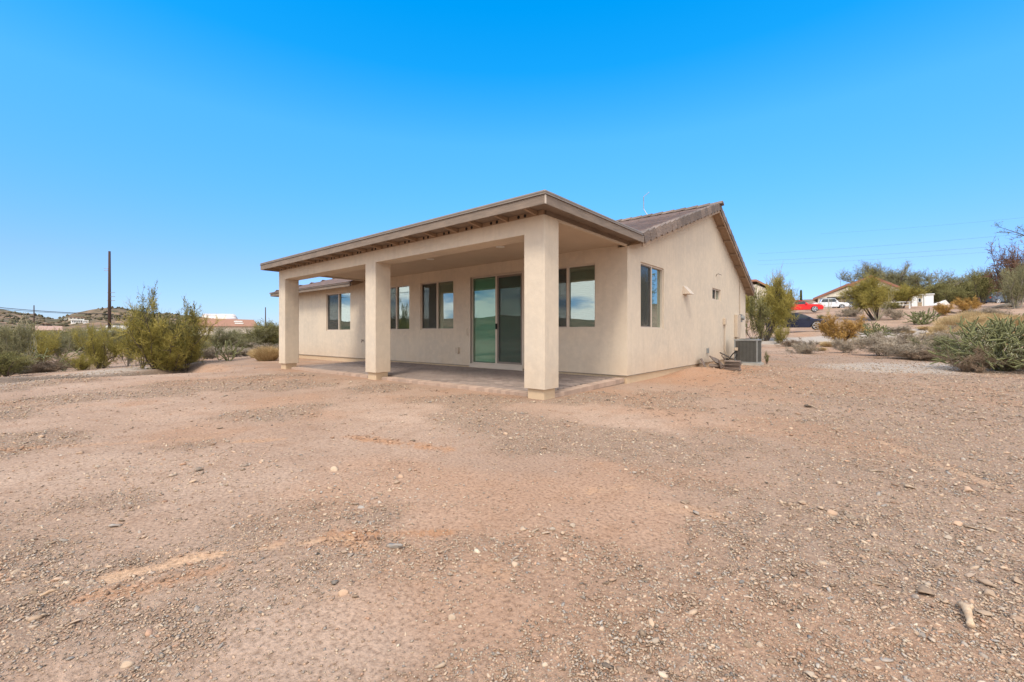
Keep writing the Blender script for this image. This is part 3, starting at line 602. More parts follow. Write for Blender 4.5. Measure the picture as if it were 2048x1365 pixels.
def window(name, fn, a, b, z0, z1, screen_first=True, style='blind', blind_drop=.35, sx=1):
    """fn(s,z,t): t inwards from the wall face"""
    w = empty(name, (0, 0, 0)); w.parent = house
    def P(m_, s0, s1, zz0, zz1, t0, t1):
        v = [fn(s, z, t) for t in (t0, t1) for s, z in ((s0, zz0), (s1, zz0), (s1, zz1), (s0, zz1))]
        m_.add(v, [(0, 1, 2, 3), (7, 6, 5, 4), (0, 4, 5, 1), (1, 5, 6, 2), (2, 6, 7, 3), (3, 7, 4, 0)])
    f = .035; mid = (a+b)/2
    mb = MB(); P(mb, a, b, z0, z0+f, .03, .10); P(mb, a, b, z1-f, z1, .03, .10); P(mb, a, a+f, z0+f, z1-f, .03, .10); P(mb, b-f, b, z0+f, z1-f, .03, .10)
    hb(mb, 'frame', M['vinyl'], w)
    mb = MB(); P(mb, mid-.025, mid+.025, z0+f, z1-f, .035, .095); hb(mb, 'mullion', M['vinyl'], w)
    g = M['glass_green'] if style == 'door' else M['glass']
    for h, (s0, s1) in enumerate(((a+f, mid-.025), (mid+.025, b-f))):
        mb = MB(); P(mb, s0, s1, z0+f, z1-f, .072+.012*h, .076+.012*h); hb(mb, 'pane', g, w)
    s0, s1 = (a+f, mid-.025) if screen_first else (mid+.025, b-f)
    sf = .022 if style != 'door' else .05; mb = MB()
    P(mb, s0, s1, z0+f, z0+f+sf, .045, .065); P(mb, s0, s1, z1-f-sf, z1-f, .045, .065); P(mb, s0, s0+sf, z0+f+sf, z1-f-sf, .045, .065); P(mb, s1-sf, s1, z0+f+sf, z1-f-sf, .045, .065)
    hb(mb, 'sash', M['vinyl_dark'], w)
    mb = MB(); P(mb, s0+sf, s1-sf, z0+f+sf, z1-f-sf, .052, .054); hb(mb, 'screen', M['screen'], w)
    if style == 'blind':
        mb = MB(); z = z1-f-.03
        while z > z0+.03:
            for s0, s1 in ((a+.03, mid-.01), (mid+.01, b-.03)):
                mb.add([fn(s0, z, .13), fn(s1, z, .13), fn(s1, z-.036, .165), fn(s0, z-.036, .165)], [(0, 1, 2, 3)])
            z -= .045
        o = hb(mb, 'blind', M['blind'], w); o['kind'] = 'stuff'
    elif style == 'door':
        mb = MB(); s = a+.05; k = 0
        while s < b-.05:
            mb.add([fn(s, z0+.05, .135), fn(s+.085, z0+.05, .185), fn(s+.085, z1-.05, .185), fn(s, z1-.05, .135)], [(0, 1, 2, 3)]); s += .078
        o = hb(mb, 'blind', M['vane'], w); o['kind'] = 'stuff'
        mb = MB(); P(mb, mid-.005, mid+.035, 1.17, 1.32, .01, .045); hb(mb, 'handle', M['dark'], w)
        mb = MB(); P(mb, a-.02, b+.02, .125, z0, -.03, .12); hb(mb, 'threshold', M['vinyl'], w)
        mb = MB(); 
        for zq0, zq1, ss0, ss1 in ((z0, z1+.02, a-.03, a), (z0, z1+.02, b, b+.03), (z1, z1+.02, a, b)): P(mb, ss0, ss1, zq0, zq1, -.012, .05)
        hb(mb, 'casing', M['vinyl'], w)
    return w
for i, (a, b) in enumerate(WINS): window('window', rear, a, b, WZ0, WZ1, True)
window('sliding_door', rear, *DOOR, screen_first=False, style='door')
window('window', gab, *SW[0], screen_first=True); window('window', gab, *SW[1], screen_first=True)

# columns, beam, ceiling
CW = .412
for x1 in (-3.96, -8.625, -13.31):
    q = .014; x0 = x1-CW; y0 = YF; y1 = YF+CW; pl = [(x0+q, y0), (x1-q, y0), (x1, y0+q), (x1, y1-q), (x1-q, y1), (x0+q, y1), (x0, y1-q), (x0, y0+q)]
    mb = MB(); mb.prism(pl, lambda p, q_, t: (p, q_, t), ZW, 2.925); c = hb(mb, 'column', M['stucco'])
    mb = MB(); mb.box(x1-CW+.045, x1-.045, YF+.045, YF+CW-.045, -.2, ZW); hb(mb, 'pedestal', M['stucco_base'], c, bevel=.01)
XB0 = -13.31-CW
for xa, xb in ((-13.31-.014, -8.625-CW+.014), (-8.625-.014, -3.96-CW+.014)):
    mb = MB(); mb.box(xa, xb, YF, YF+CW, 2.66, 2.925); hb(mb, 'beam', M['stucco'])
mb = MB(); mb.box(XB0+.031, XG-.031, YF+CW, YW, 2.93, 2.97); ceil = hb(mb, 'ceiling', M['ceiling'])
mb = MB(); mb.box(XG-.05, XG, YF+CW, YW-.002, 2.885, 2.925); hb(mb, 'ceiling_edge_trim', M['stucco']); mb = MB(); mb.box(XB0, XB0+.05, YF+CW, YW-.002, 2.885, 2.925); hb(mb, 'ceiling_edge_trim', M['stucco'])
for x, y in ((-6.19, 7.06), (-8.56, 7.09), (-10.93, 7.08)):
    mb = MB(); mb.tube([(x, y, 2.932), (x, y, 2.92)], .095, 20); r_ = hb(mb, 'recessed_light', M['white'], ceil); mb = MB(); mb.tube([(x, y, 2.921), (x, y, 2.917)], .068, 18); hb(mb, 'recessed_light_lens', M['light_lens'], ceil)
# patio roof
FX0, FX1, FY0, FY1 = -14.0, -3.66, 5.16, 8.72
mb = MB(); mb.box(FX0+.04, FX1-.04, FY0+.04, FY1, 3.0, 3.085); hb(mb, 'patio_roof', M['fascia'])
mb = MB(); mb.box(FX0-.01, FX1+.01, FY0-.01, FY1-.1, 3.10, 3.15); hb(mb, 'patio_roof_covering', M['trim_metal'], bevel=.02)
for nm, bx in (('fascia_board', (FX0, (FX0+FX1)/2-1.2, FY0, FY0+.04, 2.942, 3.08)), ('fascia_board', ((FX0+FX1)/2-1.196, FX1-.0, FY0, FY0+.04, 2.942, 3.08)),
               ('fascia_board', (FX1-.04, FX1, FY0+.042, FY1, 2.942, 3.08)), ('fascia_board', (FX0, FX0+.04, FY0+.042, FY1, 2.942, 3.08))):
    mb = MB(); mb.box(*bx); hb(mb, nm, M['fascia'], bevel=.004)
mb = MB(); mb.box(FX0-.018, FX1+.018, FY0-.018, FY1-.1, 3.082, 3.10); hb(mb, 'drip_edge', M['trim_metal'])
mb = MB(); mb.box(FX1-.004, FX1+.004, FY0-.004, FY0+.03, 2.945, 3.075); hb(mb, 'corner_flashing', M['vinyl'])
for xa, xb in ((XG-.03, XG+.003), (XB0-.003, XB0+.03)): mb = MB(); mb.box(xa, xb, YF+.05, YW+.1, 2.93, 3.0); hb(mb, 'frieze_board', M['fascia'])
xs = [XG-.15-.61*k for k in range(17) if XG-.15-.61*k > XB0-.05]+[XB0+.02]
tail = None
for x in xs:
    if tail is None:
        mb = MB(); mb.prism([(FY0+.045, 2.965), (YF, 2.925), (YF, 2.998), (FY0+.045, 2.998)], lambda p, q, t: (x+t, p, q), -.02, .02); tail = hb(mb, 'rafter_tail', M['tail']); x0_ = x
    else:
        o = tail.copy(); C.objects.link(o); o.location.x += x-x0_
vb = None
for x, x2 in zip([XG]+xs, xs):
    w = x-x2-.046
    if w < .05: continue
    mb = MB(); mb.box(x2+.023, x-.023, YF+.004, YF+.04, 2.926, 2.998); b_ = hb(mb, 'vent_block', M['tail'])
    for q in (.38, .62) if w > .3 else ():
        xc = x2+.023+w*q; mb = MB(); mb.tube([(xc, YF+.006, 2.965), (xc, YF-.001, 2.965)], .027, 12); hb(mb, 'vent_hole', M['dark'], b_)

# main roof
def roof():
    ap = XHL+(ZRG-zt(YEV))/SN      # ridge end at the hip
    mb = MB()
    def slab(poly, th=.14):
        n = len(poly); v = [(x, y, z-.06) for x, y, z in poly]+[(x, y, z-.06-th) for x, y, z in poly]
        mb.add(v, [tuple(range(n)), tuple(range(n, 2*n))[::-1]]+[(i, (i+1) % n, n+(i+1) % n, n+i) for i in range(n)])
    slab([(XHL, YEV, zt(YEV)), (FX0, YEV, zt(YEV)), (FX0, 8.7, zt(8.7)), (XR-.04, 8.7, zt(8.7)), (XR-.04, YRG, ZRG), (ap, YRG, ZRG)])
    slab([(XHL, YEF, zt(YEF)), (ap, YRG, ZRG), (XR-.04, YRG, ZRG), (XR-.04, YEF, zt(YEF))])
    slab([(XHL, YEV, zt(YEV)), (ap, YRG, ZRG), (XHL, YEF, zt(YEF))])
    rf = hb(mb, 'roof', M['tail'])
    # soffit-side boards and fascias
    mb = MB(); mb.box(XHL-.02, FX0-.04, YEV-.04, YEV, zt(YEV)-.21, zt(YEV)-.06); hb(mb, 'fascia_board', M['fascia'])
    mb = MB(); mb.box(XHL-.05, FX0-.05, YEV-.07, YEV-.04, zt(YEV)-.10, zt(YEV)-.04); hb(mb, 'drip_edge', M['trim_metal'])
    mb = MB(); mb.box(XHL-.04, XHL-.0, YEV, YEF, zt(YEV)-.21, zt(YEV)-.06); hb(mb, 'fascia_board', M['fascia'])
    for y0, y1 in ((8.74, YRG), (YRG, YEF)):
        mb = MB(); mb.prism([(y0, zt(y0)-.10), (y1, zt(y1)-.10), (y1, zt(y1)-.27), (y0, zt(y0)-.27)], lambda p, q, t: (XR-.04+t, p, q), 0, .035); hb(mb, 'rake_board', M['tail'])
    mb = MB(); mb.box(XG, XR-.04, YEF-.04, YEF, zt(YEF)-.26, zt(YEF)-.08); hb(mb, 'fascia_board', M['tail'])
    for k in range(6):
        y = YRG+.75+k*.78; mb = MB(); mb.prism([(y-.02, zt(y)-.205), (y+.02, zt(y)-.215), (y+.02, zt(y)-.275), (y-.02, zt(y)-.265)], lambda p, q, t: (p_x(t), p, q), 0, 1)
        hb(mb, 'outlooker', M['tail'])
    # tiles: length along the slope, gentle overlap
    def tile_mesh(w, l, th, mat, name='roof_tile'):
        m_ = MB(); m_.add([(-w/2, -l/2, 0), (w/2, -l/2, 0), (w/2, l/2, 0), (-w/2, l/2, 0), (-w/2, -l/2, th), (w/2, -l/2, th), (w/2, l/2, th*.35), (-w/2, l/2, th*.35)],
                          [(0, 3, 2, 1), (4, 5, 6, 7), (0, 1, 5, 4), (1, 2, 6, 5), (2, 3, 7, 6), (3, 0, 4, 7)]); return m_.mesh(name, mat)
    tm = tile_mesh(.322, .42, .036, M['tile']); ang = math.atan(SN); tiles = []
    row = 0; y = YEV+.12
    while y < YRG-.1:
        x = XR-.2-(.165 if row % 2 else 0)
        while x > XHL:
            if (y > 8.8 or x < FX0-.1) and x > XHL+(y-YEV)*1.0+.1: tiles.append((x, y, zt(y)-.058+.012))
            x -= .33
        row += 1; y += .37*math.cos(ang)
    tiles.sort(key=lambda t_: (t_[0]-0)**2+t_[1]**2)
    for (x, y, z) in tiles[:230]:
        o = link('roof_tile', tm, rf, (x+12, y-12, z)); o.rotation_euler = (ang+.045, RNG.normal()*.004, RNG.normal()*.006)
    mb = MB(); ca, sa = math.cos(ang+.045), math.sin(ang+.045)
    for (x, y, z) in tiles[230:]:
        mb.obox((x, y, z+.012), (1, 0, 0), (0, ca, sa), (0, -sa, ca), .161, .21, .014)
    o = hb(mb, 'roof_tile_field', M['tile'], rf); o['kind'] = 'stuff'
    # hip end + far slope tile courses
    mb = MB()
    for k in range(16):
        y = YRG+.2+k*.36*.915
        if y < YEF: mb.obox(((XR+ap)/2-.1, y, zt(y)-.035), (1, 0, 0), (0, math.cos(-math.atan(SF)), math.sin(-math.atan(SF))), (0, math.sin(math.atan(SF)), math.cos(math.atan(SF))), (XR-ap)/2-.1, .2, .016)
    for k in range(17):
        x = XHL+.1+k*.35; hw = (x-XHL)*1.0; 
        if x < ap: mb.obox((x, (YEV+hw*1.0+YEF-hw*.78)/2, zt(YEV)+(x-XHL)*SN-.03), (math.cos(ang), 0, math.sin(ang)), (0, 1, 0), (-math.sin(ang), 0, math.cos(ang)), .2, max(.1, (YEF-hw*.78-YEV-hw)/2), .016)
    o = hb(mb, 'roof_tile_field', M['tile'], rf); o['kind'] = 'stuff'
    # rake tiles wrap the roof edge
    def rake(sgn, y0, y1, slope):
        a = math.atan(slope)*sgn; L = .335; step = .362; n = int((y1-y0)/math.cos(a)/step); m_ = MB()
        m_.box(-.16, .012, -L/2, L/2, -.012, .03); m_.box(-.002, .022, -L/2, L/2, -.185, -.0125); me = m_.mesh('rake_tile', M['tile_light'])
        for k in range(n+1):
            y = y0+(k+.5)*(y1-y0)/(n+1) if sgn > 0 else y0+(k+.5)*(y1-y0)/(n+1)
            o = link('rake_tile', me, rf, (XR+12, y-12, zt(y)-.004)); o.rotation_euler = (a+.10*sgn, 0, RNG.normal()*.015)
    for y0, y1 in ((8.72, YRG), (YRG, YEF)):
        q = MB(); q.prism([(y0, zt(y0)+.0), (y1, zt(y1)+.0), (y1, zt(y1)-.16), (y0, zt(y0)-.16)], lambda p, q_, t: (t, p, q_), XR-.03, XR-.004); hb(q, 'rake_gap_shade', M['dark'], rf)  # added near-black strip, stands in for shade in the gaps between rake tiles
    rake(1, 8.72, YRG-.05, SN); rake(-1, YRG+.05, YEF+.02, SF)
    # ridge caps
    m_ = MB(); m_.prism([(-.15, -.075), (-.05, .02), (.05, .02), (.15, -.075), (.13, -.095), (0, -.01), (-.13, -.095)], lambda p, q, t: (t, p, q), -.21, .21); me = m_.mesh('ridge_tile', M['tile_light'])
    x = XR-.12
    while x > ap:
        o = link('ridge_tile', me, rf, (x+12, YRG-12, ZRG+.035)); o.rotation_euler = (0, -.07, 0); x -= .375
def p_x(t): return XG+.001+t*(XR-.042-XG)
roof()
# things fixed to the gable wall
mb = MB(); y = 12.2; mb.add([(XG, y-.17, 2.13), (XG, y+.17, 2.13), (XG+.20, y+.17, 2.13), (XG+.20, y-.17, 2.13), (XG, y-.17, 2.36), (XG, y+.17, 2.36)], [(0, 3, 2, 1), (4, 3, 0), (1, 2, 5), (4, 5, 2, 3)])
hb(mb, 'vent_hood', M['vinyl'])
mb = MB(); mb.tube([(XG, 15.25, 2.93), (XG+.03, 15.25, 3.0), (XG+.06, 15.3, 3.02), (XG+.09, 15.55, 3.0)], .01, 6); hb(mb, 'wall_hook', M['vinyl_dark'])
mb = MB(); mb.box(XG, XG+.11, 17.72, 18.22, .92, 1.76); pn = hb(mb, 'electric_panel', M['box_paint'], bevel=.01)
mb = MB(); mb.box(XG, XG+.09, 17.78, 18.1, .62, .915); hb(mb, 'electric_panel_base', M['box_paint'], pn)
mb = MB(); mb.tube([(XG, 18.55, 1.66), (XG+.16, 18.55, 1.66)], .085, 16); mb.box(XG, XG+.08, 18.45, 18.65, 1.5, 1.8); hb(mb, 'electric_meter', M['grey_metal'])
mb = MB(); mb.tube([(XG+.02, 18.5, 1.8), (XG+.02, 18.5, 3.1)], .014, 8); hb(mb, 'conduit', M['box_paint'])
mb = MB(); mb.box(XG, XG+.08, 16.12, 16.3, 1.36, 1.58); hb(mb, 'disconnect_box', M['box_paint'], bevel=.008)
mb = MB(); mb.tube([(XG+.04, 16.21, 1.36), (XG+.04, 16.21, .5), (XG+.06, 16.26, .36), (XG+.12, 16.4, .3)], .018, 8); hb(mb, 'conduit', M['box_paint'])
mb = MB(); mb.box(XG, XG+.05, 14.18, 14.3, .45, .6); hb(mb, 'outlet_box', M['grey_metal'])
mb = MB(); mb.box(-9.17, -9.05, YW-.055, YW, .50, .66); hb(mb, 'outlet_box', M['box_paint'])
mb = MB(); mb.tube([(-14.0, YW, .8), (-14.0, YW-.08, .8), (-13.98, YW-.1, .74)], .014, 8); mb.tube([(-14.06, YW-.06, .84), (-13.94, YW-.06, .84)], .01, 8); hb(mb, 'hose_tap', M['vinyl_dark'])
mb = MB(); x = -5.95; mb.tube([(x, YRG, 5.1), (x-.12, YRG, 5.24), (x-.22, YRG, 5.42), (x-.22, YRG, 5.85)], .014, 6); mb.tube([(x-.22, YRG, 5.85), (x-.06, YRG+.1, 6.0)], .01, 6); hb(mb, 'antenna_mast', M['grey_metal'])
mb = MB(); mb.tube([(-8.705, YW-.02, 1.0), (-8.705, YW-.05, 1.05), (-8.705, YW-.05, 1.16), (-8.705, YW-.02, 1.2)], .008, 6); hb(mb, 'door_pull', M['vinyl'])

# ------------------------------------------------------------------ patio pavers
def patio():
    PX0, PX1, PY0, PY1, PZ = -13.55, -4.02, 5.73, 8.535, .12
    mb = MB(); mb.box(PX0+.01, PX1-.01, PY0+.01, PY1, -.15, .02); base = mb.build('patio', simple('paver_bed', (.36, .26, .19), None, 6, .95)); tag(base, kind='structure')
    pm = simple('clay_paver', (.215, .160, .132), (.30, .235, .195), 2.2, .85, bump=.25, bscale=70, per_object=.2); pe = simple('edge_paver', (.42, .30, .225), (.36, .25, .19), 4, .9, bump=.3, bscale=60, per_object=.16)
    def pv(w, l, h, m_):
        q = MB(); c = .005; q.add([(-w, -l, -h), (w, -l, -h), (w, l, -h), (-w, l, -h), (-w, -l, -c), (w, -l, -c), (w, l, -c), (-w, l, -c), (-w+c, -l+c, 0), (w-c, -l+c, 0), (w-c, l-c, 0), (-w+c, l-c, 0)],
              [(0, 1, 5, 4), (1, 2, 6, 5), (2, 3, 7, 6), (3, 0, 4, 7), (4, 5, 9, 8), (5, 6, 10, 9), (6, 7, 11, 10), (7, 4, 8, 11), (8, 9, 10, 11)]); return q.mesh('paver', m_)
    me_in = pv(.0965, .0465, .05, pm); me_ed = pv(.0485, .0985, .09, pe); me_ed2 = pv(.0985, .0485, .09, pe)
    cols = [(x1-CW+.03, x1-.03) for x1 in (-3.96, -8.625, -13.31)]
    items = []
    x = PX0+.05
    while x < PX1-.03:
        if not any(a < x+.05 and x-.05 < b for a, b in cols): items.append((x, PY0+.1, me_ed, 1))
        x += .1005
    y = PY0+.255
    while y < PY1: items.append((PX1-.1, y, me_ed2, 1)); items.append((PX0+.1, y, me_ed2, 1)); y += .1005
    y = PY0+.255; r = 0
    while y < PY1-.03:
        x = PX0+.30+(.1 if r % 2 else 0)
        while x < PX1-.25:
            if not (y < YF+CW+.04 and any(a-.06 < x < b+.06 for a, b in cols)): items.append((x, y, me_in, 0))
            x += .201
        y += .1005; r += 1
    items.sort(key=lambda i: i[0]**2+i[1]**2-(60 if i[3] else 0))
    def dz(y): return RNG.normal()*.0018-.021*(PY1-y)
    for x, y, m_, e_ in items[:300]:
        o = link('paver', m_, base, (x, y, PZ+dz(y))); o.rotation_euler = (.021+RNG.normal()*.004, RNG.normal()*.004, RNG.normal()*.01)
    mb = MB(); mb2 = MB()
    for x, y, m_, e_ in items[300:]:
        z = PZ+dz(y)
        (mb2 if e_ else mb).add([(v.co.x+x, v.co.y+y, v.co.z+v.co.y*.021+z) for v in m_.vertices], [tuple(p.vertices) for p in m_.polygons])
    o = mb.build('paver_field', pm, base); o['kind'] = 'stuff'
    if mb2.v: o = mb2.build('paver_edging', pe, base); o['kind'] = 'stuff'
patio()

# ------------------------------------------------------------------ air conditioner and tile pile
def ac():
    x0, x1, y0, y1, z0, z1 = -3.66, -2.95, 16.35, 17.0, .06, .86
    t = empty('air_conditioner', ((x0+x1)/2, (y0+y1)/2, 0)); tag(t, 'grey ribbed air conditioning condenser on a concrete pad beside the gable wall', 'air conditioner')
    ox, oy = (x0+x1)/2, (y0+y1)/2
    def B(mb, *a, **k): mb.v = [(x-ox, y-oy, z) for x, y, z in mb.v]; return mb.build(*a, t, **k)
    mb = MB(); mb.box(x0-.06, x1+.06, y0-.06, y1+.06, -.05, z0); B(mb, 'pad', M['concrete'])
    mb = MB(); mb.box(x0+.02, x1-.02, y0+.02, y1-.02, z0, z1-.06); B(mb, 'casing', M['ac_body'])
    mb = MB(); mb.box(x0-.01, x1+.01, y0-.01, y1+.01, z1-.05, z1); mb.box(x0-.005, x1+.005, y0-.005, y1+.005, z0, z0+.04)
    for cx in (x0, x1-.04): mb.box(cx-.004*(cx == x0), cx+.04, y0-.006, y0+.03, z0+.04, z1-.05); mb.box(cx, cx+.04, y1-.03, y1+.006, z0+.04, z1-.05)
    B(mb, 'frame', M['grey_metal'], bevel=.006)
    mb = MB(); mb.box(x0+.01, x0+.17, y0+.0, y0+.02, z0+.45, z1-.06); B(mb, 'access_panel', M['ac_body'])
    n = 12
    for k in range(n):
        x = x0+.19+(x1-x0-.25)*k/(n-1); mb = MB(); mb.box(x-.009, x+.009, y0-.002, y0+.02, z0+.04, z1-.05); B(mb, 'louvre', M['ac_slat'])
    for k in range(10):
        y = y0+.06+(y1-y0-.12)*k/9; mb = MB(); mb.box(x1-.02, x1+.002, y-.009, y+.009, z0+.04, z1-.05); B(mb, 'louvre', M['ac_slat'])
    mb = MB(); mb.tube([(ox, oy, z1), (ox, oy, z1+.02)], .26, 24); B(mb, 'fan_guard', M['ac_body'])
    mb = MB(); mb.box(x0+.02, x0+.12, y0-.04, y0, z0+.42, z0+.52); B(mb, 'service_valve', M['box_paint'])
    mb = MB(); mb.tube([(x0+.05, y0-.01, z0+.38), (x0-.02, y0-.12, z0+.3), (x0-.12, y0-.2, z0+.12), (x0-.25, y0-.15, z0+.1)], .02, 8); mb.tube([(x0+.1, y0-.01, z0+.3), (x0+.02, y0-.14, z0+.1), (x0-.25, y0-.22, z0+.16)], .012, 8); B(mb, 'refrigerant_line', M['dark'], smooth=True)
ac()
def spare_tile(loc, rot, label, group='spare roof tiles by the wall', s=1):
    q = MB(); w, l = .165, .21; q.add([(-w, -l, 0), (w, -l, 0), (w, l, 0), (-w, l, 0), (-w, -l, .034), (w, -l, .034), (w, l, .026), (-w, l, .026)], [(0, 3, 2, 1), (4, 5, 6, 7), (0, 1, 5, 4), (1, 2, 6, 5), (2, 3, 7, 6), (3, 0, 4, 7)])
    o = q.build('spare_roof_tile', M['tile_light'], bevel=.004); o.location = loc; o.rotation_euler = rot; tag(o, label, 'roof tile', group)
sx, sy = -3.12, 13.7
ords = ['lowest', 'second lowest', 'third', 'fourth', 'fifth', 'topmost']
for k in range(6): spare_tile((sx+RNG.normal()*.012, sy+RNG.normal()*.012, gz(sx, sy)+.005+k*.047), (0, 0, math.pi/2+RNG.normal()*.05+.1), f'grey brown concrete roof tile, {ords[k]} in the neat stack by the condenser' if k in (0, 1, 5) else f'grey brown concrete roof tile, {ords[k]} from the ground in the neat stack')
spare_tile((-3.42, 13.55, .12), (0, 1.35, .3), 'roof tile standing on edge against the left end of the stack')
spare_tile((-3.56, 13.75, .06), (0, 0, .4), 'flat roof tile under the jumble between stack and wall'); spare_tile((-3.58, 13.72, .10), (.1, .06, .2), 'roof tile lying on another in the jumble behind the stack')
spare_tile((-3.62, 14.0, .22), (.5, .35, .9), 'tilted roof tile topping the loose jumble by the wall'); spare_tile((-3.82, 13.35, .17), (0, 1.15, .2), 'roof tile leaning against the wall at the left of the pile')
spare_tile((-3.45, 14.3, .24), (.2, .9, .5), 'roof tile leaning towards the condenser behind the pile')
mb = MB(); mb.obox((-3.5, 14.9, .32), (.3, .55, -.25), (.8, -.5, 0), (0, .3, .9), .55, .03, .015); o = mb.build('board', M['ac_body']); tag(o, 'dark narrow board leaning down beside the loose roof tiles', 'board')
# dark cables and mulch scraps at the wall foot are left to the soil

# ------------------------------------------------------------------ vegetation
def tube_batch(P, R, n=3):
    """P (N,k,3), R (N,k) -> verts, quads"""
    N_, k, _ = P.shape; T = np.gradient(P, axis=1); T /= np.linalg.norm(T, axis=2, keepdims=True)+1e-9
    ref = np.where(np.abs(T[..., 2:3]) < .9, np.array([0, 0, 1.]), np.array([1., 0, 0])); A = np.cross(T, ref); A /= np.linalg.norm(A, axis=2, keepdims=True)+1e-9; B = np.cross(T, A)
    a = np.arange(n)*2*np.pi/n
    V = P[:, :, None]+R[:, :, None, None]*(A[:, :, None]*np.cos(a)[:, None]+B[:, :, None]*np.sin(a)[:, None])
    i, s, q = np.meshgrid(np.arange(N_), np.arange(k-1), np.arange(n), indexing='ij'); b = i*k*n; q2 = (q+1) % n
    F = np.stack([b+s*n+q, b+s*n+q2, b+(s+1)*n+q2, b+(s+1)*n+q], -1).reshape(-1, 4)
    return V.reshape(-1, 3), F
def leaf_batch(Cn, s, asp, rg, updir=None):
    n = len(Cn); d = rg.normal(size=(n, 3)); 
    if updir is not None: d = d*.6+updir
    d /= np.linalg.norm(d, axis=1, keepdims=True); w = np.cross(d, rg.normal(size=(n, 3))); w /= np.linalg.norm(w, axis=1, keepdims=True)+1e-9
    s = s[:, None]; V = np.stack([Cn-d*s, Cn+w*s*asp, Cn+d*s, Cn-w*s*asp], 1).reshape(-1, 3); return V, np.arange(n*4).reshape(-1, 4)
class Parts:
    def __init__(s): s.V = []; s.F = []; s.T = []; s.o = 0
    def add(s, V, F, T):
        s.V.append(V); s.F.append(F+s.o); s.T.append(T if np.ndim(T) else np.full(len(V), T)); s.o += len(V)
    def mesh(s, name, mat): return np_mesh(name, np.concatenate(s.V), np.concatenate(s.F), mat, np.clip(np.concatenate(s.T), 0, 1))
def paths(start, d, L, k, curl, rg, grav=0):
    """start (n,3), direction (n,3), length (n,)"""
    n = len(start); P = np.zeros((n, k, 3)); P[:, 0] = start; d = d/np.linalg.norm(d, axis=1, keepdims=True)
    for i in range(1, k):
        d = d+rg.normal(size=(n, 3))*curl; d[:, 2] += grav; d /= np.linalg.norm(d, axis=1, keepdims=True); P[:, i] = P[:, i-1]+d*(L/(k-1))[:, None]
    return P
def pick(P, n, t0, t1, rg):
    i = rg.integers(0, len(P), n); t = rg.uniform(t0, t1, n)*(P.shape[1]-1); a = np.minimum(t.astype(int), P.shape[1]-2); f = (t-a)[:, None]
    p = P[i, a]*(1-f)+P[i, a+1]*f; d = P[i, a+1]-P[i, a]; d /= np.linalg.norm(d, axis=1, keepdims=True)+1e-9; return p, d, i
def plant(seed, h=2.0, w=1.0, stems=9, limbs=60, twigs=900, sprigs=2500, leaves=9000, ls=.012, asp=.35, t0=.2, r0=.03, up=.35, curl=.16, open_=0.0, flat_=False, droop=0, spread=1.0, twr=.0022):
    """returns (trunk mesh data, crown parts). h height, w half width"""
    rg = np.random.default_rng(seed); a = rg.uniform(0, 2*np.pi, stems); ph = rg.uniform(.15, 1, stems)*spread
    d = np.stack([np.cos(a)*ph*w/h*1.3, np.sin(a)*ph*w/h*1.3, np.ones(stems)], 1); L = np.sqrt((ph*w)**2+(h*.8)**2)*rg.uniform(.7, 1, stems)*.85
    st = np.c_[rg.normal(size=(stems, 2))*.03*w, np.full(stems, -.05)]
    P0 = paths(st, d, L, 7, curl, rg, .03)
    R0 = r0*np.linspace(1, .25, 7)[None]*rg.uniform(.6, 1.1, stems)[:, None]
    tk = Parts(); V, F = tube_batch(P0, R0, 6); tk.add(V, F, rg.random())
    p, dd, i = pick(P0, limbs, t0, 1, rg); rd = rg.normal(size=(limbs, 3)); rd[:, 2] = np.abs(rd[:, 2])*.6; P1 = paths(p, dd*.7+rd*.55+[0, 0, up], rg.uniform(.25, .6, limbs)*h*.55, 6, curl*1.2, rg, -droop*.5)
    V, F = tube_batch(P1, r0*.33*np.linspace(1, .3, 6)[None]*np.ones((limbs, 1)), 4); tk.add(V, F, .5)
    cr = Parts()
    br = rg.normal(size=limbs)*.17
    p, dd, i = pick(P1, twigs, .2, 1, rg); P2 = paths(p, dd*.5+rg.normal(size=(twigs, 3))*.55+[0, 0, up], rg.uniform(.5, 1.2, twigs)*h*.17, 4, curl*1.4, rg, -droop)
    b2 = br[i]+rg.normal(size=twigs)*.10; V, F = tube_batch(P2, twr*1.5*np.linspace(1, .5, 4)[None]*np.ones((twigs, 1)), 3); cr.add(V, F, np.repeat(.35+b2, 12))
    p, dd, i = pick(P2, sprigs, .1, 1, rg); P3 = paths(p, dd*.6+rg.normal(size=(sprigs, 3))*.5+[0, 0, up*1.2], rg.uniform(.5, 1.3, sprigs)*h*.075, 3, curl, rg, -droop)
    b3 = b2[i]+rg.normal(size=sprigs)*.1; V, F = tube_batch(P3, twr*np.linspace(1, .5, 3)[None]*np.ones((sprigs, 1)), 3); cr.add(V, F, np.repeat(.5+b3, 9))
    if leaves:
        p, dd, i = pick(P3, leaves, 0, 1, rg); p = p+rg.normal(size=p.shape)*ls*.8; V, F = leaf_batch(p, ls*rg.uniform(.6, 1.4, leaves), asp, rg, dd*.6); cr.add(V, F, np.repeat(.55+b3[i]+rg.normal(size=leaves)*.12, 4))
    return tk, cr
def plant_thing(name, tk, cr, bark, leafm, stuffy=True):
    V = np.concatenate(cr.V); r = empty(name); r['_h'] = float(np.percentile(V[:, 2], 99)); r['_w'] = float(np.percentile(np.hypot(V[:, 0], V[:, 1]), 95)); link('trunk', tk.mesh('trunk', bark), r); c = link('crown', cr.mesh('crown', leafm), r); return r
PROTO = {}
def proto(key, fn):
    if key not in PROTO: PROTO[key] = [fn(k) for k in range(NV.get(key, 1))]; 
    return PROTO[key]
NV = {'palo': 2, 'ptree': 2, 'grey': 3, 'dark': 2, 'gold': 1, 'mesq': 1, 'tan': 2, 'red': 1, 'sparse': 1, 'grass': 2, 'mound': 2}
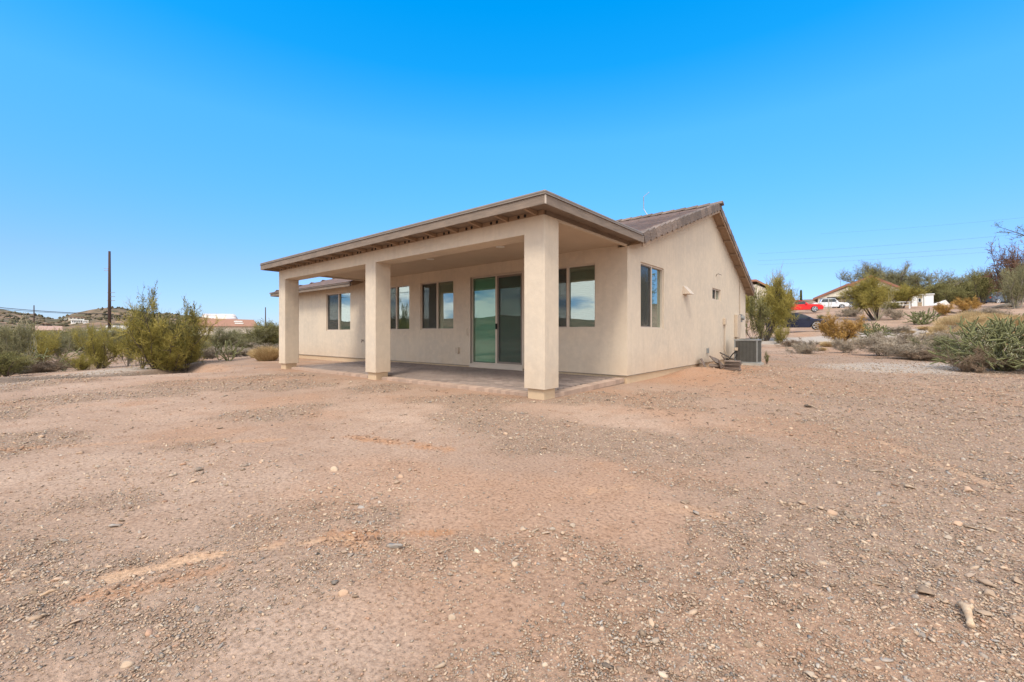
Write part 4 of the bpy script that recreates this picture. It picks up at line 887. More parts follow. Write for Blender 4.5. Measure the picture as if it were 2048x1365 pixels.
KIND = {   # reference height 1 m, half width .6 m -> scaled
    'palo': lambda k: plant_thing('shrub', *plant(100+k, 1, .80, 14, 170, 2300, 7600, 12500, .0075, .28, t0=.04, r0=.013, up=.30, twr=.0017, spread=1.25), M['bark'], M['leaf_green']),
    'ptree': lambda k: plant_thing('tree', *plant(150+k, 1, .62, 7, 120, 2600, 9000, 15000, .0075, .28, t0=.5, r0=.026, up=.05, twr=.0017, spread=1.1), M['bark'], M['leaf_green']),
    'dark': lambda k: plant_thing('shrub', *plant(200+k, 1, .66, 11, 110, 1800, 5000, 14000, .010, .5, r0=.016, up=.25, twr=.0013), M['bark'], M['leaf_dark']),
    'grey': lambda k: plant_thing('shrub', *plant(300+k, 1, .95, 14, 110, 1500, 4500, 3000, .010, .3, r0=.012, up=.2, curl=.25, twr=.0030), M['bark_grey'], M['twig_grey']),
    'tan': lambda k: plant_thing('shrub', *plant(400+k, 1, .75, 12, 90, 1400, 4200, 6000, .010, .3, r0=.012, up=.3, twr=.0022), M['bark_grey'], M['leaf_grey']),
    'gold': lambda k: plant_thing('shrub', *plant(500+k, 1, .78, 12, 90, 1300, 4000, 11000, .012, .55, r0=.014, up=.2, twr=.0018), M['bark'], M['leaf_gold']),
    'mesq': lambda k: plant_thing('tree', *plant(600+k, 1, .85, 8, 110, 2000, 5000, 9000, .0085, .35, r0=.022, up=.35, curl=.14, twr=.0016), M['bark_grey'], M['leaf_grey']),
    'red': lambda k: plant_thing('tree', *plant(700+k, 1, .6, 7, 80, 900, 1500, 5000, .010, .4, r0=.024, up=.2, curl=.2, twr=.0022), M['bark'], M['leaf_red']),
    'sparse': lambda k: plant_thing('shrub', *plant(800+k, 1, .42, 6, 40, 500, 1300, 4500, .012, .45, r0=.014, up=.3, curl=.2, twr=.0026), M['bark'], M['leaf_dark']),
    'mound': lambda k: plant_thing('shrub', *plant(900+k, 1, 1.3, 18, 150, 1800, 4500, 1500, .012, .3, r0=.010, up=.1, curl=.28, twr=.0034), M['bark_grey'], M['twig_brown'])}
used = set()
def put(kind, u, v, hpx, wpx, label, group=None, Z=None, variant=0, name=None, rz=None, cat='shrub'):
    """base at pixel (u,v) of the photograph's frame on the terrain, or at depth Z"""
    if Z is None: x, y, z, Z = hit(u, v)
    else: x, y = at(u, Z); z = gz(x, y)
    pr = proto(kind, KIND[kind]); p = pr[variant % len(pr)]
    if (kind, variant % len(pr)) in used: o = copy_tree(p)
    else: o = p; used.add((kind, variant % len(pr)))
    th_ = math.atan((u-1024)/FPX); w0 = p['_w']; h0 = p['_h']
    h = hpx*Z/FPX; w = wpx/2*Z/FPX*math.cos(th_)*1.05; o.scale = (w/w0, w/w0, h/h0); o.location = (x, y, z-.02); o.rotation_euler = (0, 0, RNG.uniform(0, 6.28) if rz is None else rz)
    if name: o.name = name
    tag(o, label, cat, group); return o
BG = 'desert shrubs in the thicket left of the yard'
# left side, near row
put('palo', 318, 738, 122, 170, 'large yellow green palo verde at the yard edge right of the utility pole', name='palo_verde_tree', cat='tree', variant=0)
put('palo', 200, 738, 84, 96, 'rounded yellow green bush in front of the tall wooden pole', variant=1)
put('tan', 255, 733, 70, 90, 'dusty olive shrub filling the gap between pole and large palo verde', variant=0)
put('palo', 372, 728, 88, 100, 'green bush at the right flank of the large palo verde', variant=1)
put('sparse', 285, 737, 160, 95, 'tall thin dark leaved shrub rising out of the palo verde, left one', name='tall_shrub', Z=14.5); put('sparse', 372, 735, 138, 110, 'tall thin dark leaved shrub rising out of the palo verde, right one', name='tall_shrub', Z=15)
for u_, v_, h_, w_, l_ in ((345, 741, 46, 110, 'low yellow green shrub at the foot of the large palo verde, right'), (165, 741, 34, 70, 'small yellow green shrub at the left foot of the rounded bush')):
    put('palo', u_, v_, h_, w_, l_, variant=int(u_) % 2)
put('tan', 5, 750, 104, 120, 'dusty olive bush cut by the left edge of the picture', variant=1, Z=13.5); put('dark', 10, 745, 50, 110, 'low darker green bush at the left edge', Z=12.2)
put('palo', 80, 722, 66, 100, 'olive bush behind the ocotillo on the left', Z=19, variant=1); put('mound', 95, 730, 26, 110, 'low brown twiggy shrub at the foot of the ocotillo', Z=14.6)
put('mound', 135, 722, 20, 90, 'low reddish brown shrub right of the ocotillo', Z=17); put('tan', 120, 712, 60, 130, 'pale olive shrub behind the low brown ones', Z=21)
put('grey', 50, 735, 24, 90, 'grey brown mat shrub left of the ocotillo foot', Z=14.2)
put('tan', 170, 705, 62, 140, 'dusty olive shrub behind the rounded green bush', Z=24, variant=1)
put('dark', 385, 720, 38, 70, 'small dark grey green shrub right of the palo verde trunk', Z=18.5); put('grey', 420, 712, 28, 90, 'lilac grey twiggy shrub right of the palo verde', Z=20, variant=1)
put('grey', 485, 700, 26, 90, 'lilac grey twiggy shrub left of the straw coloured grass', Z=25, variant=2); put('tan', 440, 700, 55, 120, 'olive tan shrub below the brown roofed house', Z=27)
put('tan', 490, 700, 52, 100, 'pale yellowish shrub below the roof skylight', Z=29, variant=1); put('dark', 535, 700, 62, 80, 'dark green tree crown beside the left patio column', Z=30, variant=1, cat='shrub')
put('grey', 545, 700, 24, 70, 'grey shrub behind the straw coloured grass', Z=24)
# left thicket further off
k = 0
for u in list(range(-30, 560, 42)):
    for Zb, hp, wp in ((34, 48, 90), (52, 36, 74)):
        kd = ['tan', 'palo', 'dark', 'tan', 'palo', 'tan'][k % 6]
        put(kd, u+RNG.uniform(-18, 18), 0, hp*(.62 if u > 370 else .9)*RNG.uniform(.75, 1.15), wp*RNG.uniform(.9, 1.2), {'tan': 'dusty tan green shrub in the far thicket left of the house', 'palo': 'yellow green shrub in the far thicket left of the house', 'dark': 'dark green shrub in the far thicket left of the house'}[kd], {'tan': 'tan shrubs of the far thicket', 'palo': 'yellow green shrubs of the far thicket', 'dark': 'dark shrubs of the far thicket'}[kd], Z=Zb*RNG.uniform(.9, 1.15), variant=k)
        k += 1
for u, hp, wp in ((20, 30, 90), (75, 26, 80), (145, 22, 70), (215, 20, 60), (270, 22, 70), (330, 24, 80), (395, 20, 60), (520, 24, 60)):
    put('dark', u, 0, hp, wp, 'dark green shrub on the flat before the distant houses', 'dark shrubs before the distant houses', Z=75, variant=int(u) % 2)

# right side
put('ptree', 1528, 682, 124, 112, 'green palo verde with dark forked trunks just beyond the house corner', name='palo_verde_tree', cat='tree', variant=1)
put('sparse', 1520, 682, 124, 70, 'thin dark leaved shrub showing above the palo verde by the house', Z=26.5, name='tall_shrub')
put('palo', 1560, 664, 34, 34, 'low green bush in front of the tail of the red pickup', Z=29, variant=0)
put('gold', 1682, 690, 58, 82, 'golden orange leafed bush in front of the gravel track')
put('grey', 1607, 708, 26, 62, 'small grey twiggy shrub nearest the air conditioner path'); put('grey', 1690, 706, 28, 50, 'pale twiggy shrub under the golden bush', variant=1); put('mound', 1585, 694, 16, 50, 'small brown shrub by the path beyond the condenser')
put('grey', 1760, 712, 40, 100, 'grey twiggy shrub at the left of the dry shrub band', variant=1); put('grey', 1815, 718, 44, 120, 'grey straw coloured shrub in the middle of the dry shrub band', variant=2)
put('tan', 1880, 718, 46, 110, 'olive grey shrub at the right of the dry shrub band', variant=1); put('mound', 1850, 722, 24, 120, 'low dark based twiggy shrub in front of the dry band')
put('grey', 1800, 694, 28, 90, 'small grey shrub behind the dry band beside the track'); put('grey', 1790, 668, 16, 60, 'small brown grey shrub on the near edge of the pale track', variant=1); put('grey', 1900, 690, 36, 110, 'grey shrub behind the dry band near the cholla', variant=2)
put('mound', 1700, 676, 14, 50, 'little brown shrub left of the dark cholla'); put('grey', 1765, 690, 26, 50, 'pale dry shrub right of the dark cholla', variant=0)
put('mound', 1940, 745, 50, 110, 'dense dark brown brush under the left arms of the big cholla', variant=1); put('mound', 2020, 742, 40, 120, 'dense dark brush at the foot of the big cholla')
put('grey', 1950, 720, 50, 120, 'pale dry shrub behind the big cholla', variant=1)
put('ptree', 1752, 640, 84, 128, 'yellow green palo verde in front of the carport and white house', name='palo_verde_tree', cat='tree', variant=0); put('ptree', 1805, 612, 48, 100, 'yellow green tree crown right of the carport', Z=60, name='palo_verde_tree', cat='tree', variant=1)
put('mesq', 1775, 610, 74, 190, 'feathery grey green mesquite rising behind the white house', Z=106, name='mesquite_tree', cat='tree'); put('mesq', 1850, 610, 70, 190, 'feathery grey green mesquite behind the white shed', Z=96, name='mesquite_tree', cat='tree')
put('dark', 1905, 606, 32, 60, 'dark green bush right of the white shed', Z=72); put('dark', 1945, 606, 44, 90, 'dark green tree left of the slate blue vehicle', Z=80, variant=1); put('dark', 2010, 605, 50, 100, 'dark green tree behind the slate blue vehicle', Z=85)
for u_, h_, w_, Z_, l_ in ((1875, 44, 70, 88, 'green bush below the skyline rocks right of the mesquites'), (1912, 46, 80, 95, 'green tree between the skyline rocks and the shed bush'), (1955, 50, 80, 98, 'green tree behind the slate blue vehicle, further back'), (1830, 26, 60, 78, 'dark bush at the left side of the white shed')):
    put('dark', u_, 0, h_, w_, l_, Z=Z_, variant=int(u_) % 2)
put('dark', 1985, 604, 36, 80, 'green bush left behind the slate blue vehicle', Z=78, variant=1)
put('red', 2015, 612, 122, 150, 'tall mesquite with reddish dry pods at the right edge', Z=50, name='mesquite_tree', cat='tree'); put('mesq', 2035, 612, 92, 120, 'green mesquite low in front of the reddish tree at the right edge', Z=46, name='mesquite_tree', cat='tree'); put('dark', 1965, 608, 70, 60, 'thin dark tree left of the reddish one', Z=60)
put('gold', 1888, 632, 26, 40, 'small rusty golden bush below the white shed'); put('gold', 1935, 626, 30, 60, 'rusty brown bush left of the slate blue vehicle'); put('grey', 1960, 640, 24, 60, 'pale grey shrub above the straw patch', variant=1); put('grey', 2000, 638, 24, 50, 'pale green grey shrub above the big cholla', variant=2)
put('gold', 1630, 622, 14, 30, 'small olive bush on the bank under the red pickup'); put('grey', 1700, 634, 20, 50, 'grey green shrub on the red bank left of the ocotillo'); put('grey', 1790, 640, 22, 40, 'straw coloured shrub right of the ocotillo on the bank', variant=1)
put('dark', 1780, 622, 16, 44, 'dark low bush under the white rail'); put('grey', 1725, 655, 12, 30, 'tiny grey shrub on the bank', variant=2); put('tan', 1640, 640, 10, 36, 'small shrub on the bank right of the black car')
# small leafy sprig beside the condenser
put('sparse', 1533, 722, 26, 16, 'small green sprig growing beside the condenser', Z=15.2, name='sprig')

def grass_mesh(seed, n=2600, h=1, w=.8, mat='straw'):
    rg = np.random.default_rng(seed); a = rg.uniform(0, 6.28, n); rr = np.sqrt(rg.random(n))*w*.55; st = np.stack([np.cos(a)*rr, np.sin(a)*rr, np.zeros(n)], 1)
    d = np.stack([np.cos(a)*rr*1.1+rg.normal(size=n)*.25, np.sin(a)*rr*1.1+rg.normal(size=n)*.25, np.ones(n)], 1); P = paths(st, d, rg.uniform(.5, 1.05, n)*h, 4, .08, rg, -.10)
    pt = Parts(); V, F = tube_batch(P, .010*np.array([1, .9, .6, .2])[None]*np.ones((n, 1)), 3); pt.add(V, F, np.repeat(rg.normal(.45, .3, n), 12)); return pt.mesh('grass', M['straw'])
GM = [grass_mesh(1), grass_mesh(2, 1800)]
def grass(u, v, hpx, wpx, label, k=0, Z=None, group=None):
    if Z is None: x, y, z, Z = hit(u, v)
    else: x, y = at(u, Z); z = gz(x, y)
    o = link('grass_clump', GM[k % 2], loc=(x, y, z-.02)); o.scale = (wpx/2*Z/FPX/.85, wpx/2*Z/FPX/.85, hpx*Z/FPX/.95); o.rotation_euler = (0, 0, RNG.uniform(0, 6)); tag(o, label, 'grass clump', group)
grass(533, 722, 30, 52, 'round golden straw grass clump left of the left patio column'); grass(512, 716, 18, 26, 'smaller pale straw tuft left of the golden clump', 1)
for i, (u, v, h_, w_) in enumerate([(1900, 668, 34, 44), (1930, 664, 40, 46), (1962, 668, 38, 44), (1918, 682, 30, 40), (1880, 674, 24, 34), (1990, 674, 34, 44), (2020, 668, 36, 44), (1948, 690, 28, 44), (1985, 700, 32, 44), (1945, 648, 26, 44), (1985, 652, 26, 40), (2030, 655, 26, 40), (1862, 680, 16, 30), (1910, 652, 22, 40), (2040, 690, 30, 40), (1965, 680, 26, 40)]):
    grass(u, v, h_, w_, 'dry straw coloured grass clump in the pale patch left of the big cholla', i, group='dry grass clumps of the pale patch')
for i, (u, v, h_, w_) in enumerate([(1720, 690, 12, 24), (1655, 694, 12, 30), (1770, 700, 14, 30), (1870, 712, 14, 34), (1640, 702, 8, 22), (1740, 665, 8, 24), (1815, 668, 8, 24), (1850, 660, 8, 26)]):
    grass(u, v, h_, w_, 'small straw tuft among the grey shrubs beyond the path', i, group='small straw tufts beyond the path')

def cholla(name, loc, h, w, seed, nstart, depth, label, jl=.16, jr=.020):
    jl = h/(depth+1)*1.15
    rg = np.random.default_rng(seed); root = empty(name, loc); tag(root, label, 'cactus'); branches = []
    for s in range(nstart):
        a = 2*math.pi*s/nstart+rg.normal()*.25; segs = []
        def grow(p, d, lv, r):
            L = jl*rg.uniform(.75, 1.25); q = p+d*L; segs.append((p, q, r))
            if lv == 0: return
            for c in range(int(rg.choice([1, 2, 2, 2] if lv > 1 else [1, 2, 2]))):
                nd = d+rg.normal(size=3)*.50; nd[2] += .06; nd = nd/np.linalg.norm(nd)
                if q[2] < .12*h: nd[2] = abs(nd[2])+.2; nd /= np.linalg.norm(nd)
                grow(q, nd, lv-1, max(r*.93, jr*.62))
        sp = rg.uniform(.7, 2.3)*w/h; d = np.array([math.cos(a)*sp, math.sin(a)*sp, 1.]); d /= np.linalg.norm(d)
        grow(np.array([math.cos(a)*.06, math.sin(a)*.06, -.02]), d, depth, jr*1.25)
        P = []; R = []
        for p, q, r in segs:
            t = np.array([-.02, .08, .3, .55, .8, .95, 1.0])[:, None]; P.append(p+(q-p)*t); R.append(r*np.array([.55, .85, 1.0, 1.05, 1.0, .85, .45]))
        P = np.array(P); R = np.array(R); R = R*(1+rg.normal(size=R.shape)*.07)
        pt = Parts(); V, F = tube_batch(P, R, 8); t = rg.normal(.45, .12, len(P)); tv = np.repeat(t, 56).reshape(-1, 8)+np.tile(np.array([.18, -.14]*4), (len(P)*7, 1)); pt.add(V, F, tv.ravel())
        o = link('stem', pt.mesh('stem', M['cholla']), root)
        # spines
        n = len(P)*22; i = rg.integers(0, len(P), n); k_ = rg.uniform(0, 1, n)[:, None]; c = P[i, 0]*(1-k_)+P[i, -1]*k_; dd = rg.normal(size=(n, 3)); ax = P[i, -1]-P[i, 0]; ax /= np.linalg.norm(ax, axis=1, keepdims=True)
        dd -= ax*np.sum(dd*ax, 1, keepdims=True); dd /= np.linalg.norm(dd, axis=1, keepdims=True); c = c+dd*jr*1.05
        W = np.cross(dd, ax)*.0016; V = np.stack([c-W, c+W, c+dd*.018+W*.3, c+dd*.018-W*.3], 1).reshape(-1, 3); sp_ = Parts(); sp_.add(V, np.arange(n*4).reshape(-1, 4), np.repeat(rg.random(n), 4))
        so = link('spines', sp_.mesh('spines', M['spine']), o); so['kind'] = 'stuff'
    return root
x, y, z, Z = hit(2005, 742); cholla('cholla_cactus', (x, y, z), 1.5, 1.35, 5, 22, 6, 'big branching green grey cholla cactus at the right edge', jr=.019)
x, y, z, Z = hit(1745, 686); cholla('cholla_cactus', (x, y, z), 1.2, .5, 8, 6, 5, 'dark upright cholla right of the golden bush', jr=.024)
x, y, z, Z = hit(1845, 650); cholla('cholla_cactus', (x, y, z), 1.4, 1.4, 12, 9, 5, 'spreading grey green cholla on the bank beyond the pale track', jr=.035)
x, y, z, Z = hit(457, 722); cholla('cholla_cactus', (x, y, z), .8, .5, 15, 6, 4, 'small cholla with bent arms on bare ground left of the grass clump', jr=.014)
x, y = at(98, 15.5); cholla('cholla_cactus', (x, y, gz(x, y)), 1.0, .7, 18, 6, 5, 'thin pale cholla beside the ocotillo on the left', jr=.014)
x, y = at(2030, 34); cholla('cholla_cactus', (x, y, gz(x, y)), 1.0, .9, 22, 6, 4, 'pale cholla on the bank above the big one', jr=.03)
def ocotillo(loc, h, w, n, seed, label, bend=.25):
    rg = np.random.default_rng(seed); root = empty('ocotillo', loc); tag(root, label, 'ocotillo')
    for k in range(n):
        a = rg.uniform(0, 6.28); s = rg.uniform(.3, 1)*w; H = h*rg.uniform(.7, 1)
        pts = []
        for t in np.linspace(0, 1, 8): rr = s*(math.sin(t*math.pi*.5)**1.0)*(1-bend*t*t*1.2); pts.append((math.cos(a)*rr+rg.normal()*.012*h*t, math.sin(a)*rr+rg.normal()*.012*h*t, H*t-.03))
        P = np.array(pts)[None]; pt = Parts(); V, F = tube_batch(P, .012*h/2.5*np.linspace(1.3, .5, 8)[None], 5); pt.add(V, F, rg.normal(.5, .2)); link('cane', pt.mesh('cane', M['cane']), root)
x, y = at(48, 15.8); ocotillo((x, y, gz(x, y)), 2.15, .62, 26, 3, 'pale many stemmed ocotillo standing in the thicket at the left', .75)
x, y, z, Z = hit(1755, 642); ocotillo((x, y, z), 3.2, 1.7, 20, 4, 'grey many stemmed ocotillo under the palo verde before the carport', .1)
x, y, z, Z = hit(1655, 632); ocotillo((x, y, z), 2.7, .6, 8, 6, 'small thin ocotillo in front of the white and blue truck', .1)
# near mesquite outside the right edge whose branch reaches into the sky corner
def near_tree():
    x, y = at(2300, 15); z = gz(x, y); root = empty('mesquite_tree', (x, y, z)); tag(root, 'mesquite whose leafy branch tip enters the picture high at the right edge', 'tree')
    rg = np.random.default_rng(44); tip = Vector((*at(1998, 13.5), EYE+(HOR-455)*13.5/FPX))-Vector((x, y, z)); mb = MB()
    mb.tube([(0, 0, -.1), (.05, .1, 1), (0, .1, 2.1), (.1, 0, 3.2), (.1, 0, 4.3)], [.16, .13, .11, .08, .04], 8)
    pts = [Vector((0, .1, 2.0)).lerp(tip, t)+Vector((0, 0, .3*math.sin(t*3.1))) for t in np.linspace(0, 1, 9)]; mb.tube(pts, [.06*(1-.93*t) for t in np.linspace(0, 1, 9)], 6)
    mb.build('trunk', M['bark'], root, smooth=True)
    P0 = np.array([[p[:] for p in pts]]); cr = Parts()
    extra = []
    for k in range(7):
        a = rg.uniform(0, 6.28); e_ = Vector((math.cos(a)*1.7, math.sin(a)*1.7, rg.uniform(3.2, 4.8))); extra.append([Vector((.05, .05, 2.2+.2*k)).lerp(e_, t)[:] for t in np.linspace(0, 1, 9)])
    PA = np.concatenate([P0, P0, np.array(extra)]); V, F = tube_batch(PA[2:], .03*np.linspace(1, .3, 9)[None]*np.ones((7, 1)), 5); cr.add(V, F, .1)
    p, d, i = pick(PA, 110, .45, 1, rg); P1 = paths(p, d*.8+rg.normal(size=(110, 3))*.4, rg.uniform(.3, .8, 110), 5, .18, rg, -.02); V, F = tube_batch(P1, .007*np.linspace(1, .4, 5)[None]*np.ones((110, 1)), 3); cr.add(V, F, .1)
    p, d, i = pick(P1, 1000, .1, 1, rg); P2 = paths(p, d*.7+rg.normal(size=(1000, 3))*.5, rg.uniform(.08, .25, 1000), 3, .2, rg); V, F = tube_batch(P2, .003*np.linspace(1, .5, 3)[None]*np.ones((1000, 1)), 3); cr.add(V, F, .2)
    p, d, i = pick(P2, 5000, 0, 1, rg); V, F = leaf_batch(p+rg.normal(size=p.shape)*.02, .016*rg.uniform(.6, 1.3, 5000), .4, rg); cr.add(V, F, np.repeat(rg.normal(.4, .2, 5000), 4))
    link('crown', cr.mesh('crown', M['leaf_dark']), root)
near_tree()
put('dark', 2230, 0, 190, 240, 'dense dark tree standing outside the right edge, mirrored in the side window', Z=26, name='tree', cat='tree')
def log(pts, r, label, mat='bark'):
    o = MB().tube(pts, r, 8).build('log', M[mat], smooth=True); tag(o, label, 'log')
a = hit(1874, 632); b = hit(1915, 630); log([(a[0], a[1], a[2]+.08), ((a[0]+b[0])/2, (a[1]+b[1])/2, (a[2]+b[2])/2+.35), (b[0], b[1], b[2]+.15)], [.1, .16, .05], 'dark dead branch lying on the red bank below the shed')
a = hit(1985, 618); b = hit(2050, 612); log([(a[0], a[1], a[2]+.15), ((a[0]+b[0])/2, (a[1]+b[1])/2, (a[2]+b[2])/2+.3), (b[0], b[1], b[2]+.6)], [.12, .22, .16], 'weathered grey fallen trunk at the right edge beneath the trees', 'bark_grey')
def saguaro(u, Z, hpx, label):
    x, y = at(u, Z); z = gz(x, y); h = hpx*Z/FPX; mb = MB(); mb.tube([(x, y, z-.5), (x, y, z+h*.5), (x, y, z+h*.93), (x, y, z+h)], [.26, .28, .24, .08], 12); o = mb.build('saguaro', M['cholla'], smooth=True); tag(o, label, 'cactus')
saguaro(1582, 98, 44, 'taller plain saguaro column behind the red pickup'); saguaro(1602, 105, 38, 'shorter saguaro column right of the taller one')

# ------------------------------------------------------------------ poles and wires
def pole(u, Z, vtop, r, label, pegs=False, vbot=None):
    x, y = at(u, Z); z = gz(x, y)-.3; zt_ = EYE+(HOR-vtop)*Z/FPX; root = empty('utility_pole', (x, y, z)); tag(root, label, 'utility pole')
    MB().tube([(0, 0, 0), (0, 0, (zt_-z)*.5), (0, 0, zt_-z)], [r*1.2, r, r*.75], 12).build('pole', M['pole_wood'], root, smooth=True)
    if pegs:
        for vv, s in ((538, -1), (542, -1), (586, 1), (594, 1), (602, 1), (586, -.4), (602, -.5)):
            zz_ = EYE+(HOR-vv)*Z/FPX-z; a = Vector((*(RT*r*.5*s), zz_)); b = a+Vector((*(RT*.55*s), .03)); MB().tube([a, b], .03, 6).build('insulator', M['grey_metal'], root)
    return Vector((x, y, z)), zt_
pole(219, 50, 503, .145, 'tall dark wooden utility pole rising over the left thicket', True); pole(68, 110, 611, .13, 'small thin pole in front of the distant left hill'); pole(531, 95, 615, .12, 'thin pole between the thicket and the left patio column')
def wire(name, pts, r, label):
    o = MB().tube(pts, r, 5, False).build(name, M['wire']); tag(o, label, 'wire', 'overhead wires')
def span(u0, v0, Z0, u1, v1, Z1, sag, r, label, n=24):
    a = Vector((*at(u0, Z0), EYE+(HOR-v0)*Z0/FPX)); b = Vector((*at(u1, Z1), EYE+(HOR-v1)*Z1/FPX)); wire('overhead_wire', [a.lerp(b, t)-Vector((0, 0, sag*4*t*(1-t))) for t in np.linspace(0, 1, n)], r, label)
span(-120, 602, 38, 219, 628, 50, .25, .03, 'dark cable sagging from the left edge towards the tall pole')
span(-120, 606, 38, 219, 629, 50, .25, .02, 'thinner cable just under the dark one at the left edge')
for (v0, v1, r, lab) in ((468, 432, .006, 'uppermost thin wire in the sky right of the roof'), (508, 466, .008, 'second thin wire from the top in the sky right of the roof'), (522, 489, .009, 'third thin wire from the top in the sky right of the roof'), (530, 500, .007, 'lowest thin wire in the sky right of the roof')):
    span(1515 if v0 > 480 else 1640, v0, 75, 2200, v1-12, 45, .25, r, lab)
# lines that cross behind the photographer and show mirrored in the windows
for k, z in enumerate((6.6, 5.8)):
    wire('overhead_wire', [Vector((x, -14-k*.3, z-.35*math.cos(x/22))) for x in np.linspace(-70, 30, 30)], .03, ['upper', 'lower'][k]+' cable behind the viewer that mirrors in the rear windows')

# ------------------------------------------------------------------ vehicles
def disc(mb, c, ax, r, t, n=18): c = Vector(c); ax = Vector(ax); mb.tube([c-ax*t/2, c+ax*t/2], r, n)
def vehicle(name, loc, rz, L, H, W, body, cabin, wheels, wr, paint, label, cat, bed=None, glassm='car_glass', spokes=5):
    """side outline in x (front = +x) and z; body and cabin polygons; y is width"""
    t = empty(name, loc, rz); tag(t, label, cat); hw = W/2
    def layered(poly, ys):
        mb = MB(); n = len(poly); cx = sum(p[0] for p in poly)/n; cz = sum(p[1] for p in poly)/n
        v = []
        for y_, s, dz in ys: v += [(cx+(p-cx)*s, y_, cz+(q-cz)*s+dz) for p, q in poly]
        f = [tuple(range(n))[::-1], tuple(range((len(ys)-1)*n, len(ys)*n))]
        for k in range(len(ys)-1): f += [(k*n+i, k*n+(i+1) % n, (k+1)*n+(i+1) % n, (k+1)*n+i) for i in range(n)]
        return mb.add(v, f)
    layered(body, [(-hw, .955, 0), (-hw+.05, .99, 0), (-hw+.14, 1, 0), (hw-.14, 1, 0), (hw-.05, .99, 0), (hw, .955, 0)]).build('body', M[paint], t, bevel=.02)
    zr = max(q for p, q in cabin); zb = min(q for p, q in cabin)
    layered(cabin, [(-hw*.80, .93, -.02), (-hw*.74, 1, 0), (hw*.74, 1, 0), (hw*.80, .93, -.02)]).build('roof', M[paint], t, bevel=.015)
    # side glass and screens slightly proud of the cabin
    top = [p for p, q in cabin if q > zb+.6*(zr-zb)]; xr0, xr1 = min(top), max(top); bot = [p for p, q in cabin if q <= zb+.2*(zr-zb)]; xb0, xb1 = min(bot), max(bot)
    mid = (xr0+xr1)/2
    for s in (-1, 1):
        y_ = s*(hw*.80+.004); h0, h1 = zb+.06, zr-.09
        def lx(xb, xt, q): return xb+(xt-xb)*(q-zb)/(zr-zb)
        wins = [(lx(xb0, xr0, h0)+.14, lx(xb0, xr0, h1)+.12, mid-.03, mid-.03), (mid+.03, mid+.03, lx(xb1, xr1, h1)-.10, lx(xb1, xr1, h0)-.16)] if xr1-xr0 > .9 else [(lx(xb0, xr0, h0)+.16, lx(xb0, xr0, h1)+.12, lx(xb1, xr1, h1)-.08, lx(xb1, xr1, h0)-.16)]
        for a_, b_, c_, d_ in wins: MB().prism([(a_, h0), (d_, h0), (c_, h1), (b_, h1)], lambda p, q, w_: (p, w_, q), y_-.01, y_+.01).build('side_window', M['car_glass'], t)
        mb = MB(); mb.box(xb1-.45, xb1-.25, s*(hw+.01), s*(hw+.16), zb+.02, zb+.14); mb.build('mirror', M[paint], t)
    for (xb, xt, nm) in ((xb1, xr1, 'windscreen'), (xb0, xr0, 'rear_window')):
        sg = 1 if nm == 'windscreen' else -1; n_ = Vector((zr-zb, 0, (xb-xt)*1.0)).normalized() if sg > 0 else Vector((-(zr-zb), 0, (xt-xb)*-1.0 if False else abs(xt-xb))).normalized()
        a = Vector((xb, 0, zb)).lerp(Vector((xt, 0, zr)), .12)+n_*.006; b = Vector((xb, 0, zb)).lerp(Vector((xt, 0, zr)), .9)+n_*.006; g_ = hw*.66
        MB().add([a+Vector((0, -g_, 0)), a+Vector((0, g_, 0)), b+Vector((0, g_*.93, 0)), b+Vector((0, -g_*.93, 0)), a+Vector((0, -g_, 0))-n_*.02, a+Vector((0, g_, 0))-n_*.02, b+Vector((0, g_*.93, 0))-n_*.02, b+Vector((0, -g_*.93, 0))-n_*.02], [(0, 1, 2, 3), (7, 6, 5, 4), (0, 4, 5, 1), (1, 5, 6, 2), (2, 6, 7, 3), (3, 7, 4, 0)]).build(nm, M[glassm], t)
    for wx in wheels:
        for s in (-1, 1):
            mb = MB(); disc(mb, (wx, s*(hw-.09), wr), (0, 1, 0), wr, .2, 22); w_ = mb.build('wheel', M['rubber'], t)
            mb = MB(); disc(mb, (wx, s*(hw+.005), wr), (0, 1, 0), wr*.28, .03, 12)
            for k in range(spokes):
                a = 2*math.pi*k/spokes; dr = Vector((math.cos(a), 0, math.sin(a))); pr = Vector((-math.sin(a), 0, math.cos(a))); mb.obox(Vector((wx, s*(hw+.008), wr))+dr*wr*.42, dr, pr, (0, 1, 0), wr*.32, wr*.10, .012)
            for k in range(18):
                a = 2*math.pi*k/18; dr = Vector((math.cos(a), 0, math.sin(a))); pr = Vector((-math.sin(a), 0, math.cos(a))); mb.obox(Vector((wx, s*(hw+.006), wr))+dr*wr*.73, dr, pr, (0, 1, 0), wr*.05, wr*.14, .015)
            mb.build('rim', M['chrome'], w_)
    xf = max(p for p, q in body); xr_ = min(p for p, q in body)
    for s in (-1, 1):
        MB().box(xf-.12, xf-.01, s*hw*.62-.14, s*hw*.62+.14, zb-.33, zb-.2).build('headlight', M['white'], t); MB().box(xr_+.01, xr_+.10, s*hw*.75-.1, s*hw*.75+.1, zb-.3, zb-.12).build('tail_light', M['red_paint'], t)
        MB().box(-.03, .09, s*(hw-.005)-.012, s*(hw-.005)+.012, zb-.14, zb-.11).build('door_handle', M[paint], t)
    return t
def arch(x, r, z0, n=7): return [(x+r*math.cos(a), z0+r*math.sin(a)) for a in np.linspace(math.pi, 0, n)][::-1]
